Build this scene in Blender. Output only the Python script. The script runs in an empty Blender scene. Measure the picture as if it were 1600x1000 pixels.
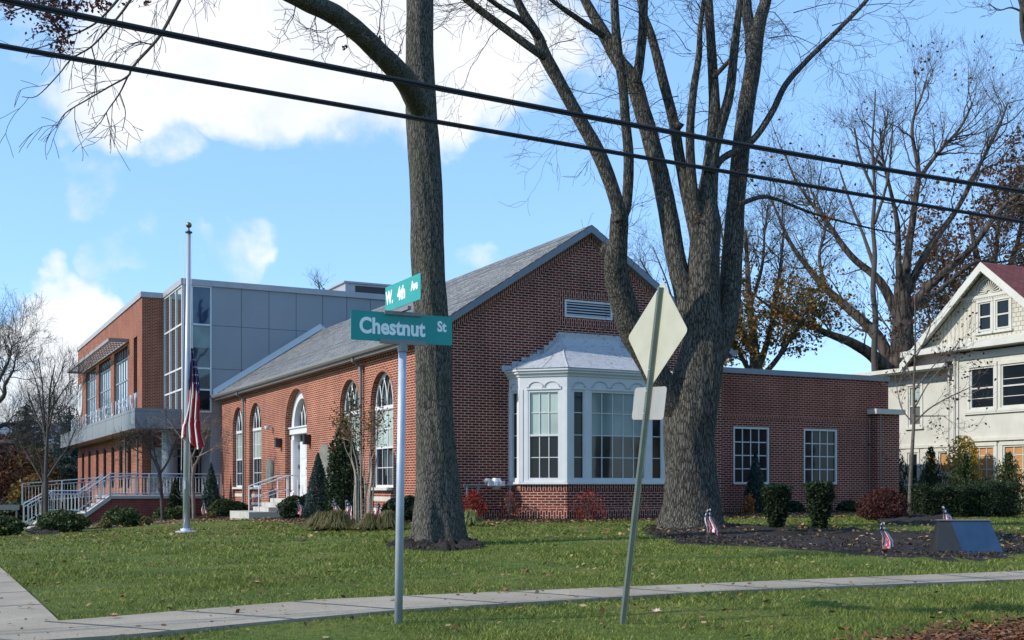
import bpy, math, random
import numpy as np
from mathutils import Vector
sc = bpy.context.scene
COL = sc.collection
PI = math.pi

# ------------------------------------------------------------------ camera / world / sun
CAMZ = 0.83
F = 1800.0
cam_d = bpy.data.cameras.new('camera'); cam = bpy.data.objects.new('camera', cam_d); COL.objects.link(cam)
cam.location = (0, 0, CAMZ); cam.rotation_euler = (PI/2, 0, 0)
cam_d.sensor_width = 36; cam_d.lens = 40.5; cam_d.shift_y = 0.1625
cam_d.clip_start = 0.1; cam_d.clip_end = 3000
sc.camera = cam

SUN_DIR = Vector((-0.93, -0.30, 0.0)).normalized()
SUN_EL = math.radians(33)
sd = Vector((SUN_DIR.x*math.cos(SUN_EL), SUN_DIR.y*math.cos(SUN_EL), math.sin(SUN_EL)))
sun_d = bpy.data.lights.new('sun', 'SUN'); sun = bpy.data.objects.new('sun', sun_d); COL.objects.link(sun)
sun_d.energy = 2.5; sun_d.angle = math.radians(0.6); sun_d.color = (1.0, 0.93, 0.82)
sun.rotation_euler = sd.to_track_quat('Z', 'Y').to_euler()
sc.view_settings.view_transform = 'Standard'; sc.view_settings.look = 'None'
sc.view_settings.exposure = 0.92; sc.view_settings.gamma = 1.0

def build_world():
    w = bpy.data.worlds.new('World'); sc.world = w; w.use_nodes = True
    nt = w.node_tree; nt.nodes.clear(); N = nt.nodes.new; L = nt.links.new
    out = N('ShaderNodeOutputWorld'); bg = N('ShaderNodeBackground'); L(bg.outputs[0], out.inputs[0])
    bg.inputs[1].default_value = 0.12
    sky = N('ShaderNodeTexSky'); sky.sky_type = 'NISHITA'; sky.sun_disc = False
    sky.sun_elevation = SUN_EL; sky.sun_rotation = math.atan2(SUN_DIR.x, SUN_DIR.y)
    sky.air_density = 1.0; sky.dust_density = 0.4; sky.ozone_density = 1.6; sky.altitude = 50
    tc = N('ShaderNodeTexCoord')
    def math_(op, a, b=None, c=None, clamp=False):
        m = N('ShaderNodeMath'); m.operation = op; m.use_clamp = clamp
        for i, v in enumerate((a, b, c)):
            if v is None: continue
            if isinstance(v, (int, float)): m.inputs[i].default_value = v
            else: L(v, m.inputs[i])
        return m.outputs[0]
    # domain-warped noise on the view direction
    nz = N('ShaderNodeTexNoise'); nz.inputs['Scale'].default_value = 8.0; nz.inputs['Detail'].default_value = 12; nz.inputs['Roughness'].default_value = 0.6
    nz.inputs['Distortion'].default_value = 0.35
    L(tc.outputs['Generated'], nz.inputs['Vector'])
    nz2 = N('ShaderNodeTexNoise'); nz2.inputs['Scale'].default_value = 34.0; nz2.inputs['Detail'].default_value = 6; nz2.inputs['Roughness'].default_value = 0.6
    L(tc.outputs['Generated'], nz2.inputs['Vector'])
    blobs = [(330,40,150,1.15),(480,20,180,1.25),(640,40,160,1.2),(780,20,150,1.0),(200,100,110,1),(150,165,80,.9),(890,80,110,.45),(250,225,60,.45),(560,-120,260,1),(250,-60,200,.8),
             (70,485,80,1.1),(15,500,65,1.1),(125,530,60,1.05),(60,630,150,.9),(10,560,40,.5),(110,640,80,.8),
             (155,300,50,.36),(255,400,60,.46),(190,435,55,.40),(345,425,70,.44),(745,400,50,.42),(260,100,60,.9),(60,90,50,.3),
             (1900,500,200,.7),(2200,200,300,.6),(-500,300,300,.8),(-900,500,300,.8)]
    nw = N('ShaderNodeTexNoise'); nw.inputs['Scale'].default_value = 9.0; nw.inputs['Detail'].default_value = 5; L(tc.outputs['Generated'], nw.inputs['Vector'])
    vs = N('ShaderNodeVectorMath'); vs.operation = 'SUBTRACT'; L(nw.outputs['Color'], vs.inputs[0]); vs.inputs[1].default_value = (.5, .5, .5)
    vm = N('ShaderNodeVectorMath'); vm.operation = 'MULTIPLY_ADD'; L(vs.outputs[0], vm.inputs[0]); vm.inputs[1].default_value = (.16, .16, .16); L(tc.outputs['Generated'], vm.inputs[2])
    nrm = N('ShaderNodeVectorMath'); nrm.operation = 'NORMALIZE'; L(vm.outputs[0], nrm.inputs[0])
    acc = None
    for (px, py, r, a) in blobs:
        d = Vector(((px-800)/F, 1, (760-py)/F)).normalized()
        dt = N('ShaderNodeVectorMath'); dt.operation = 'DOT_PRODUCT'
        L(nrm.outputs[0], dt.inputs[0]); dt.inputs[1].default_value = d
        mr = N('ShaderNodeMapRange'); mr.interpolation_type = 'SMOOTHSTEP'
        L(dt.outputs['Value'], mr.inputs[0])
        mr.inputs[1].default_value = math.cos(math.atan(1.25*r/F)); mr.inputs[2].default_value = math.cos(math.atan(0.25*r/F))
        mr.inputs[3].default_value = 0; mr.inputs[4].default_value = a
        acc = mr.outputs[0] if acc is None else math_('MAXIMUM', acc, mr.outputs[0])
    n = math_('SUBTRACT', nz.outputs['Fac'], 0.5)
    n2 = math_('SUBTRACT', nz2.outputs['Fac'], 0.5)
    t = math_('MULTIPLY_ADD', n, 2.2, acc); t = math_('MULTIPLY_ADD', n2, 0.8, t)
    gate = math_('MULTIPLY', acc, 3.0, clamp=True)
    t = math_('MULTIPLY', t, gate)
    cl = N('ShaderNodeMapRange'); cl.interpolation_type = 'SMOOTHSTEP'; L(t, cl.inputs[0])
    cl.inputs[1].default_value = 0.20; cl.inputs[2].default_value = 1.05; cl.inputs[3].default_value = 0; cl.inputs[4].default_value = 0.95
    # tone of the sky: slightly lifted and saturated
    mul = N('ShaderNodeMix'); mul.data_type = 'RGBA'; mul.blend_type = 'MULTIPLY'; mul.inputs[0].default_value = 1.0
    L(sky.outputs[0], mul.inputs[6]); mul.inputs[7].default_value = (.98, 1.13, 1.36, 1)
    mix = N('ShaderNodeMix'); mix.data_type = 'RGBA'; L(cl.outputs[0], mix.inputs[0]); ev = N('ShaderNodeMix'); ev.data_type = 'RGBA'; ev.inputs[0].default_value = .55; L(mul.outputs[2], ev.inputs[6]); ev.inputs[7].default_value = (1.50, 2.85, 4.7, 1); L(ev.outputs[2], mix.inputs[6])
    nz3 = N('ShaderNodeTexNoise'); nz3.inputs['Scale'].default_value = 11.0; nz3.inputs['Detail'].default_value = 7; L(tc.outputs['Generated'], nz3.inputs['Vector'])
    cr = N('ShaderNodeValToRGB'); L(nz3.outputs['Fac'], cr.inputs[0]); cr.color_ramp.elements[0].position = .36; cr.color_ramp.elements[0].color = (.80,.83,.88,1); cr.color_ramp.elements[1].position = .6; cr.color_ramp.elements[1].color = (1,1,1,1)
    cm = N('ShaderNodeMix'); cm.data_type = 'RGBA'; cm.blend_type = 'MULTIPLY'; cm.inputs[0].default_value = 1; L(cr.outputs[0], cm.inputs[6]); cm.inputs[7].default_value = (4.9, 4.95, 5.0, 1)
    L(cm.outputs[2], mix.inputs[7])
    L(mix.outputs[2], bg.inputs[0])
build_world()

# ------------------------------------------------------------------ material helpers
MATS = {}
class NT:
    def __init__(s, name):
        s.m = bpy.data.materials.new(name); s.m.use_nodes = True; s.t = s.m.node_tree
        s.b = s.t.nodes['Principled BSDF']; s.out = s.t.nodes['Material Output']
        MATS[name] = s.m
    def n(s, typ, **kw):
        x = s.t.nodes.new('ShaderNode'+typ)
        for k, v in kw.items(): setattr(x, k, v)
        return x
    def l(s, a, b): s.t.links.new(a, b)
    def coord(s, kind='Object', scale=(1,1,1), rot=(0,0,0)):
        tc = s.n('TexCoord'); mp = s.n('Mapping'); s.l(tc.outputs[kind], mp.inputs[0])
        mp.inputs['Scale'].default_value = scale; mp.inputs['Rotation'].default_value = rot
        return mp.outputs[0]
    def noise(s, vec, scale, detail=5, rough=.55, dist=0):
        x = s.n('TexNoise'); s.l(vec, x.inputs['Vector']); x.inputs['Scale'].default_value = scale
        x.inputs['Detail'].default_value = detail; x.inputs['Roughness'].default_value = rough; x.inputs['Distortion'].default_value = dist
        return x.outputs['Fac']
    def ramp(s, fac, stops):
        r = s.n('ValToRGB'); s.l(fac, r.inputs[0]); e = r.color_ramp.elements
        while len(e) < len(stops): e.new(.5)
        for i, (p, c) in enumerate(stops): e[i].position = p; e[i].color = (*c, 1)
        return r.outputs[0]
    def mix(s, a, b, fac, mode='MIX'):
        m = s.n('Mix'); m.data_type = 'RGBA'; m.blend_type = mode
        for i, v in ((0, fac), (6, a), (7, b)):
            if isinstance(v, (int, float)): m.inputs[i].default_value = v
            elif isinstance(v, tuple): m.inputs[i].default_value = (*v, 1) if len(v) == 3 else v
            else: s.l(v, m.inputs[i])
        return m.outputs[2]
    def bump(s, h, strength=.4, dist=.02, prev=None):
        b = s.n('Bump'); s.l(h, b.inputs['Height']); b.inputs['Strength'].default_value = strength; b.inputs['Distance'].default_value = dist
        if prev is not None: s.l(prev, b.inputs['Normal'])
        s.l(b.outputs[0], s.b.inputs['Normal']); return b.outputs[0]
    def base(s, c):
        if isinstance(c, tuple): s.b.inputs['Base Color'].default_value = (*c, 1)
        else: s.l(c, s.b.inputs['Base Color'])
    def rough(s, r):
        if isinstance(r, (int, float)): s.b.inputs['Roughness'].default_value = r
        else: s.l(r, s.b.inputs['Roughness'])

def plain(name, c, rough=.6, var=.12, scale=6, metal=0, bump=0.0, spec=.5, bscale=40):
    t = NT(name); v = t.coord()
    f = t.noise(v, scale, 6, .6)
    lo = tuple(max(0, x*(1-var)) for x in c); hi = tuple(min(1, x*(1+var)) for x in c)
    t.base(t.ramp(f, [(.3, lo), (.7, hi)])); t.rough(rough); t.b.inputs['Metallic'].default_value = metal
    t.b.inputs['Specular IOR Level'].default_value = spec
    if bump: t.bump(t.noise(v, bscale, 5), bump, .01)
    return t.m

def brick(name, c1, c2, mortar, ms=.011, var=.5):
    t = NT(name); tc = t.n('TexCoord'); v = tc.outputs['UV']
    b = t.n('TexBrick'); t.l(v, b.inputs['Vector']); b.inputs['Scale'].default_value = 1
    b.offset = .5; b.squash = 1
    b.inputs['Brick Width'].default_value = .203*1.0; b.inputs['Row Height'].default_value = .0677
    b.inputs['Mortar Size'].default_value = ms; b.inputs['Mortar Smooth'].default_value = .15; b.inputs['Bias'].default_value = -.1
    b.inputs['Color1'].default_value = (*c1, 1); b.inputs['Color2'].default_value = (*c2, 1); b.inputs['Mortar'].default_value = (*mortar, 1)
    n1 = t.noise(v, .7, 4, .6); n2 = t.noise(v, 22, 3, .6); n3 = t.noise(v, 3.5, 5, .65)
    c = t.mix(b.outputs['Color'], t.ramp(n1, [(.3, (.80,.78,.78)), (.7, (1.13,1.10,1.08))]), 1.0, 'MULTIPLY')
    c = t.mix(c, t.ramp(n2, [(.3, (.78,.76,.76)), (.7, (1.15,1.15,1.12))]), var, 'MULTIPLY')
    n4 = t.noise(t.coord('UV', (2.2, .28, 1)), 1.3, 5, .65); c = t.mix(c, t.ramp(n4, [(.35, (.80,.79,.78)), (.6, (1.06,1.06,1.06))]), .8, 'MULTIPLY')
    c = t.mix(c, t.ramp(n3, [(.55, (1,1,1)), (.8, (.72,.70,.70))]), .6, 'MULTIPLY')
    t.base(c); t.rough(.88); t.b.inputs['Specular IOR Level'].default_value = .25
    inv = t.n('Math', operation='SUBTRACT'); inv.inputs[0].default_value = 1; t.l(b.outputs['Fac'], inv.inputs[1])
    p = t.bump(inv.outputs[0], .7, .008); t.bump(n2, .25, .006, p)
    return t.m

def leafmat(name, stops, rough=.6, trans=.25, spec=.3):
    t = NT(name); g = t.n('NewGeometry')
    c = t.ramp(g.outputs['Random Per Island'], stops)
    v = t.coord(); f = t.noise(v, 2.5, 3)
    c = t.mix(c, t.ramp(f, [(.3, (.7,.7,.7)), (.7, (1.25,1.25,1.2))]), 1.0, 'MULTIPLY')
    t.base(c); t.rough(rough); t.b.inputs['Specular IOR Level'].default_value = spec
    if trans:
        tr = t.n('BsdfTranslucent'); t.l(c, tr.inputs[0]); mx = t.n('MixShader'); mx.inputs[0].default_value = trans
        t.l(t.b.outputs[0], mx.inputs[1]); t.l(tr.outputs[0], mx.inputs[2]); t.l(mx.outputs[0], t.out.inputs[0])
    return t.m

def bark(name, lo, hi, sx=16, sz=3.2, strength=1.0, dist=.03, moss=None):
    t = NT(name); v = t.coord('Object', (sx, sx, sz))
    vo = t.n('TexVoronoi', feature='DISTANCE_TO_EDGE'); 
    nd = t.n('TexNoise'); t.l(v, nd.inputs['Vector']); nd.inputs['Scale'].default_value = .9; nd.inputs['Detail'].default_value = 4
    add = t.n('VectorMath', operation='MULTIPLY_ADD'); t.l(nd.outputs['Color'], add.inputs[0]); add.inputs[1].default_value = (1.6,1.6,1.6); t.l(v, add.inputs[2])
    t.l(add.outputs[0], vo.inputs['Vector']); vo.inputs['Scale'].default_value = .9
    e = t.ramp(vo.outputs['Distance'], [(.0, (0,0,0)), (.22, (1,1,1))])
    n = t.noise(v, 2.2, 8, .7); n2 = t.noise(t.coord(), 1.2, 4)
    c = t.ramp(n, [(.25, lo), (.75, hi)])
    c = t.mix(c, tuple(x*.45 for x in lo), t.ramp(vo.outputs['Distance'], [(.02, (1,1,1)), (.14, (0,0,0))]), 'MIX')
    if moss: c = t.mix(c, moss, t.ramp(n2, [(.5, (0,0,0)), (.75, (.6,.6,.6))]))
    t.base(c); t.rough(.92); t.b.inputs['Specular IOR Level'].default_value = .2
    p = t.bump(e, strength, dist); t.bump(n, .6, dist*.6, p)
    return t.m

BRICK = brick('hall_brick_shaded', (.080,.0110,.0075), (.170,.027,.018), (.54,.36,.29), ms=.0098)  # darker copy of the hall brick: shade of the gable side put into colour
BRICK_W = brick('hall_brick_sunlit', (.165,.032,.015), (.27,.062,.032), (.55,.36,.27), ms=.0098)  # same hall brick made lighter: sunlight on the west wall put into colour
BRICK_A = brick('annex_brick', (.150,.026,.017), (.23,.046,.028), (.50,.33,.26), ms=.008)
BRICK_M = brick('modern_brick', (.175,.040,.020), (.26,.066,.034), (.48,.32,.24), ms=.008)
STONE = plain('limestone', (.50,.49,.46), .8, .12, 4, bump=.2)
CONC = plain('concrete_step', (.40,.385,.35), .85, .15, 3, bump=.3)
WHITE = plain('white_paint', (.60,.61,.62), .45, .05, 3, bump=.05)
WHITE_OLD = plain('old_cream_paint', (.51,.50,.44), .6, .10, 2.5, bump=.2)
GUT = plain('gutter_metal', (.20,.195,.19), .4, .08, 4, metal=.3)
COPING = plain('coping_metal', (.20,.225,.26), .45, .08, 2, metal=.3)
COPING_L = plain('light_coping_metal', (.36,.36,.38), .45, .08, 2, metal=.3)
DKBRN = plain('dark_metal', (.025,.024,.024), .45, .2, 4)
GREYP = plain('grey_panel', (.25,.268,.295), .45, .05, .8, metal=.1)
CANP = plain('canopy_panel', (.20,.215,.23), .38, .05, 1.2, metal=.35)
JOINT = plain('dark_joint', (.09,.10,.11), .8)
ALU = plain('aluminium', (.62,.63,.65), .35, .06, 3, metal=.6)
POLEM = plain('pole_aluminium', (.42,.44,.47), .4, .06, 3, metal=.3)
GALV = plain('galvanised_steel', (.42,.47,.55), .45, .12, 9, metal=.35)
GREENST = plain('green_channel_steel', (.10,.125,.095), .55, .15, 9, metal=.2)
SIGNBACK = plain('sign_back', (.40,.385,.29), .5, .07, 7, metal=.15)
SIGNBACK2 = plain('plate_back', (.29,.285,.265), .5, .07, 7, metal=.15)
TEAL = plain('sign_teal', (.0,.27,.245), .4, .05, 7)
LETTER = plain('sign_letter', (.86,.90,.90), .45, .04, 7)
WIREM = plain('cable_rubber', (.012,.012,.016), .5, .2, 4)
BRONZE = plain('gilt_ball', (.20,.17,.10), .35, .1, 4, metal=.8)
PLY = None
RED = plain('flag_red', (.52,.022,.035), .8, .12, 12); FW = plain('flag_white', (.72,.68,.66), .8, .08, 12); BLUE = plain('flag_blue', (.018,.025,.10), .8, .15, 12)
REDROOF = None

def mk_special():
    global PLY, SLATE, REDROOF, GLASS, GLASSB, GLASSC, SHADE, MULCH, LAWN, WALK, LEADROOF, GRANITE, PLAQUE, STUCCO, SHINGLE, CLEAR, INTER, VENTM, SHADEW, ASPH
    # slate roof: UV brick courses
    t = NT('slate'); tc = t.n('TexCoord'); v = tc.outputs['UV']
    b = t.n('TexBrick'); t.l(v, b.inputs['Vector']); b.inputs['Scale'].default_value = 1; b.inputs['Brick Width'].default_value = .28; b.inputs['Row Height'].default_value = .259
    b.inputs['Mortar Size'].default_value = .026; b.inputs['Mortar Smooth'].default_value = .3
    b.inputs['Color1'].default_value = (.10,.104,.108,1); b.inputs['Color2'].default_value = (.24,.238,.23,1); b.inputs['Mortar'].default_value = (.03,.03,.034,1)
    n = t.noise(v, 3, 5, .65)
    c = t.mix(b.outputs['Color'], t.ramp(n, [(.3,(.7,.7,.7)),(.75,(1.3,1.28,1.22))]), 1, 'MULTIPLY')
    n9 = t.noise(t.coord('UV', (.6, 9, 1)), 1.6, 6, .7); c = t.mix(c, (.34,.34,.33), t.ramp(n9, [(.60, (0,0,0)), (.68, (.75,.75,.75))]))
    t.base(c); t.rough(.62); w = t.n('TexWave', wave_type='BANDS', bands_direction='Y', wave_profile='SAW'); t.l(v, w.inputs['Vector']); w.inputs['Scale'].default_value = 1/.16/ (2*PI)*PI*.318*3.1416
    p = t.bump(b.outputs['Fac'], -.8 if False else .6, -.01 if False else .01); t.bump(n, .3, .02, p)
    SLATE = t.m
    t = NT('red_shingle'); v = t.n('TexCoord').outputs['UV']
    b = t.n('TexBrick'); t.l(v, b.inputs['Vector']); b.inputs['Scale'].default_value = 1; b.inputs['Brick Width'].default_value = .3; b.inputs['Row Height'].default_value = .14
    b.inputs['Mortar Size'].default_value = .012
    b.inputs['Color1'].default_value = (.16,.03,.025,1); b.inputs['Color2'].default_value = (.24,.055,.04,1); b.inputs['Mortar'].default_value = (.05,.015,.015,1)
    t.base(b.outputs['Color']); t.rough(.85); REDROOF = t.m
    # plywood
    t = NT('plywood'); v = t.coord('Object', (2, 2, 14)); n = t.noise(v, 2.5, 6, .6, 1.2)
    t.base(t.ramp(n, [(.3,(.30,.135,.045)),(.7,(.50,.27,.10))])); t.rough(.7); PLY = t.m
    # glass variants (windows seen from outside: dark room behind a reflective pane)
    def glass(name, c, r=.03, spec=.8):
        t = NT(name); v = t.coord('Object', (1,1,1)); n = t.noise(v, .9, 2)
        t.base(t.ramp(n, [(.35, tuple(x*.8 for x in c)), (.65, tuple(x*1.2 for x in c))]))
        t.rough(r); t.b.inputs['Specular IOR Level'].default_value = spec; t.bump(t.noise(v, 1.7, 1), .06, .03)
        return t.m
    GLASS = glass('window_glass', (.010,.014,.018), spec=.28); GLASSB = glass('blue_glass', (.015,.045,.10), spec=1.0); GLASSC = glass('curtain_glass', (.03,.05,.06), spec=1.0)
    global GLASS2; GLASS2 = glass('bay_glass', (.030,.036,.032), .04, .55)
    GLASSC.node_tree.nodes['Principled BSDF'].inputs['Metallic'].default_value = .0
    SHADE = glass('shade_behind_glass', (.33,.40,.36), .1, .6)
    SHADEW = glass('dim_shade_behind_glass', (.16,.22,.22), .08, .7)
    t = NT('reflective_glass'); t.base((.55,.68,.74)); t.b.inputs['Metallic'].default_value = .85; t.rough(.04); t.bump(t.noise(t.coord(), 1.2, 2), .08, .03); global GLASSR, GLASSM; GLASSR = t.m
    t = NT('dim_reflective_glass'); t.base((.42,.47,.46)); t.b.inputs['Metallic'].default_value = .9; t.rough(.03); GLASSM = t.m
    t = NT('clear_glass'); t.t.nodes.remove(t.b)
    tr = t.n('BsdfTransparent'); tr.inputs[0].default_value = (.85,.90,.90,1); gl = t.n('BsdfGlossy'); gl.inputs['Roughness'].default_value = .02; fr = t.n('Fresnel'); fr.inputs[0].default_value = 1.6
    mx = t.n('MixShader'); t.l(fr.outputs[0], mx.inputs[0]); t.l(tr.outputs[0], mx.inputs[1]); t.l(gl.outputs[0], mx.inputs[2]); t.l(mx.outputs[0], t.out.inputs[0]); CLEAR = t.m
    INTER = plain('interior_wall', (.16,.15,.13), .9)
    t = NT('mulch'); v = t.coord(); n = t.noise(v, 22, 7, .75); n2 = t.noise(v, 1.4, 3)
    t.base(t.ramp(n, [(.3,(.006,.004,.003)),(.55,(.020,.013,.009)),(.78,(.06,.040,.027))])); t.rough(.95); t.bump(n, 1.0, .05); MULCH = t.m
    t = NT('lawn_ground'); v = t.coord(); n = t.noise(v, .55, 6, .6); n2 = t.noise(v, 14, 6, .7); n3 = t.noise(v, 90, 3, .6)
    c = t.ramp(n, [(.3,(.060,.100,.018)),(.52,(.105,.145,.030)),(.74,(.175,.175,.052))])
    c = t.mix(c, t.ramp(n2, [(.3,(.5,.5,.45)),(.7,(1.5,1.4,1.3))]), 1, 'MULTIPLY'); c = t.mix(c, t.ramp(n3, [(.3,(.6,.6,.6)),(.7,(1.4,1.4,1.3))]), 1, 'MULTIPLY')
    t.base(c); t.rough(.9); t.b.inputs['Specular IOR Level'].default_value = .15; p = t.bump(n2, .8, .05); t.bump(n3, .6, .02, p); LAWN = t.m
    t = NT('sidewalk_concrete'); v = t.coord(); n = t.noise(v, 1.2, 6, .65); n2 = t.noise(v, 60, 4, .7)
    c = t.ramp(n, [(.3,(.27,.222,.162)),(.7,(.39,.335,.255))]); c = t.mix(c, t.ramp(n2, [(.35,(.72,.7,.68)),(.7,(1.18,1.18,1.18))]), 1, 'MULTIPLY')
    t.base(c); t.rough(.9); t.bump(n2, .5, .01); WALK = t.m
    t = NT('painted_metal_roof'); v = t.coord(); n = t.noise(t.coord('Object', (1,1,.45)), 3.0, 7, .75, 2.5); n2 = t.noise(v, 10, 5, .7, 1.5)
    c = t.ramp(n, [(.40,(.27,.28,.31)),(.5,(.50,.51,.53)),(.60,(.36,.37,.40))]); c = t.mix(c, (.20,.20,.22), t.ramp(n2, [(.62,(0,0,0)),(.68,(.8,.8,.8))])); t.base(c); t.rough(.55); t.bump(n, .5, .03); LEADROOF = t.m
    t = NT('dark_granite'); v = t.coord(); n = t.noise(v, 70, 3); t.base(t.ramp(n, [(.35,(.012,.012,.012)),(.7,(.035,.034,.033))])); t.rough(.5); GRANITE = t.m
    t = NT('blue_plaque'); v = t.coord(); n = t.noise(v, 5, 4); t.base(t.ramp(n, [(.3,(.016,.038,.085)),(.7,(.022,.052,.11))])); t.rough(.22); PLAQUE = t.m
    t = NT('stucco'); v = t.coord(); n = t.noise(v, 1.1, 6, .6); n2 = t.noise(v, 55, 4)
    c = t.ramp(n, [(.3,(.43,.42,.365)),(.7,(.54,.53,.465))]); t.base(c); t.rough(.9); t.bump(n2, .5, .012); STUCCO = t.m
    t = NT('scallop_shingle'); v = t.n('TexCoord').outputs['UV']
    b = t.n('TexBrick'); t.l(v, b.inputs['Vector']); b.inputs['Scale'].default_value = 1; b.inputs['Brick Width'].default_value = .17; b.inputs['Row Height'].default_value = .15
    b.inputs['Mortar Size'].default_value = .012; b.inputs['Color1'].default_value = (.50,.48,.40,1); b.inputs['Color2'].default_value = (.45,.43,.35,1); b.inputs['Mortar'].default_value = (.25,.23,.18,1)
    t.base(b.outputs['Color']); t.rough(.75); t.bump(b.outputs['Fac'], .6, -.015); SHINGLE = t.m
mk_special()
BARK1 = bark('bark_smooth', (.046,.044,.037), (.185,.172,.148), 34, 7, .8, .014, (.075,.08,.05))
BARK2 = bark('bark_furrowed', (.048,.045,.038), (.19,.175,.148), 26, 4.6, .9, .030)
BARKT = plain('twig_bark', (.050,.042,.036), .9, .3, 5)
BARKF = plain('far_bark', (.060,.050,.042), .9, .35, 1.5)
BARKL = plain('pale_young_bark', (.115,.098,.078), .9, .35, 9)
BARKM = plain('myrtle_bark', (.34,.29,.23), .8, .25, 12)
LG_DARK = leafmat('dark_evergreen_leaf', [(0,(.010,.022,.010)),(.6,(.025,.045,.018)),(1,(.05,.08,.03))])
LG_SPRUCE = leafmat('blue_spruce_needle', [(0,(.022,.045,.042)),(.6,(.045,.078,.072)),(1,(.09,.13,.12))])
LG_YEW = leafmat('yew_needle', [(0,(.008,.018,.008)),(.7,(.018,.035,.012)),(1,(.05,.07,.025))])
LG_RHO = leafmat('rhododendron_leaf', [(0,(.018,.032,.010)),(.6,(.05,.075,.022)),(1,(.14,.17,.06))])
LG_ARB = leafmat('arborvitae_spray', [(0,(.015,.028,.010)),(.6,(.038,.058,.018)),(1,(.09,.11,.035))])
L_YEL = leafmat('yellow_leaf', [(0,(.22,.17,.02)),(.6,(.36,.27,.03)),(1,(.42,.24,.04))], trans=.4)
L_RED = leafmat('red_leaf', [(0,(.20,.02,.015)),(.6,(.36,.04,.03)),(1,(.45,.10,.04))], trans=.4)
L_MAPLE = leafmat('japanese_maple_leaf', [(0,(.035,.012,.012)),(.6,(.085,.024,.020)),(1,(.16,.055,.04))], trans=.3)
L_BROWN = leafmat('brown_oak_leaf', [(0,(.07,.03,.012)),(.6,(.17,.065,.022)),(1,(.26,.12,.04))], trans=.4)
L_DKRED = leafmat('dark_red_leaf', [(0,(.025,.008,.008)),(.6,(.07,.018,.014)),(1,(.12,.04,.03))], trans=.3)
L_OLIVE = leafmat('olive_autumn_leaf', [(0,(.05,.055,.014)),(.45,(.12,.10,.022)),(.7,(.24,.13,.03)),(1,(.34,.12,.03))], trans=.4)
L_TAN = leafmat('ornamental_grass_blade', [(0,(.08,.085,.025)),(.6,(.16,.14,.05)),(1,(.24,.19,.08))], trans=.3)
L_CREAM = leafmat('variegated_leaf', [(0,(.14,.17,.05)),(.6,(.26,.28,.10)),(1,(.42,.42,.18))], trans=.3)
L_FALL = leafmat('fallen_leaf', [(0,(.10,.045,.018)),(.35,(.20,.10,.04)),(.7,(.32,.19,.09)),(1,(.42,.30,.16))], trans=.1)
L_PILE = leafmat('fallen_leaf_orange', [(0,(.045,.015,.008)),(.4,(.13,.042,.016)),(.8,(.22,.08,.028)),(1,(.32,.18,.08))], trans=.1)
L_GRASS = leafmat('grass_blade', [(0,(.050,.086,.012)),(.5,(.150,.195,.030)),(.85,(.265,.275,.060)),(1,(.38,.34,.13))], trans=.3)
CHIP = leafmat('mulch_chip', [(0,(.012,.008,.006)),(.6,(.040,.027,.019)),(1,(.12,.085,.06))], trans=0)

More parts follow.
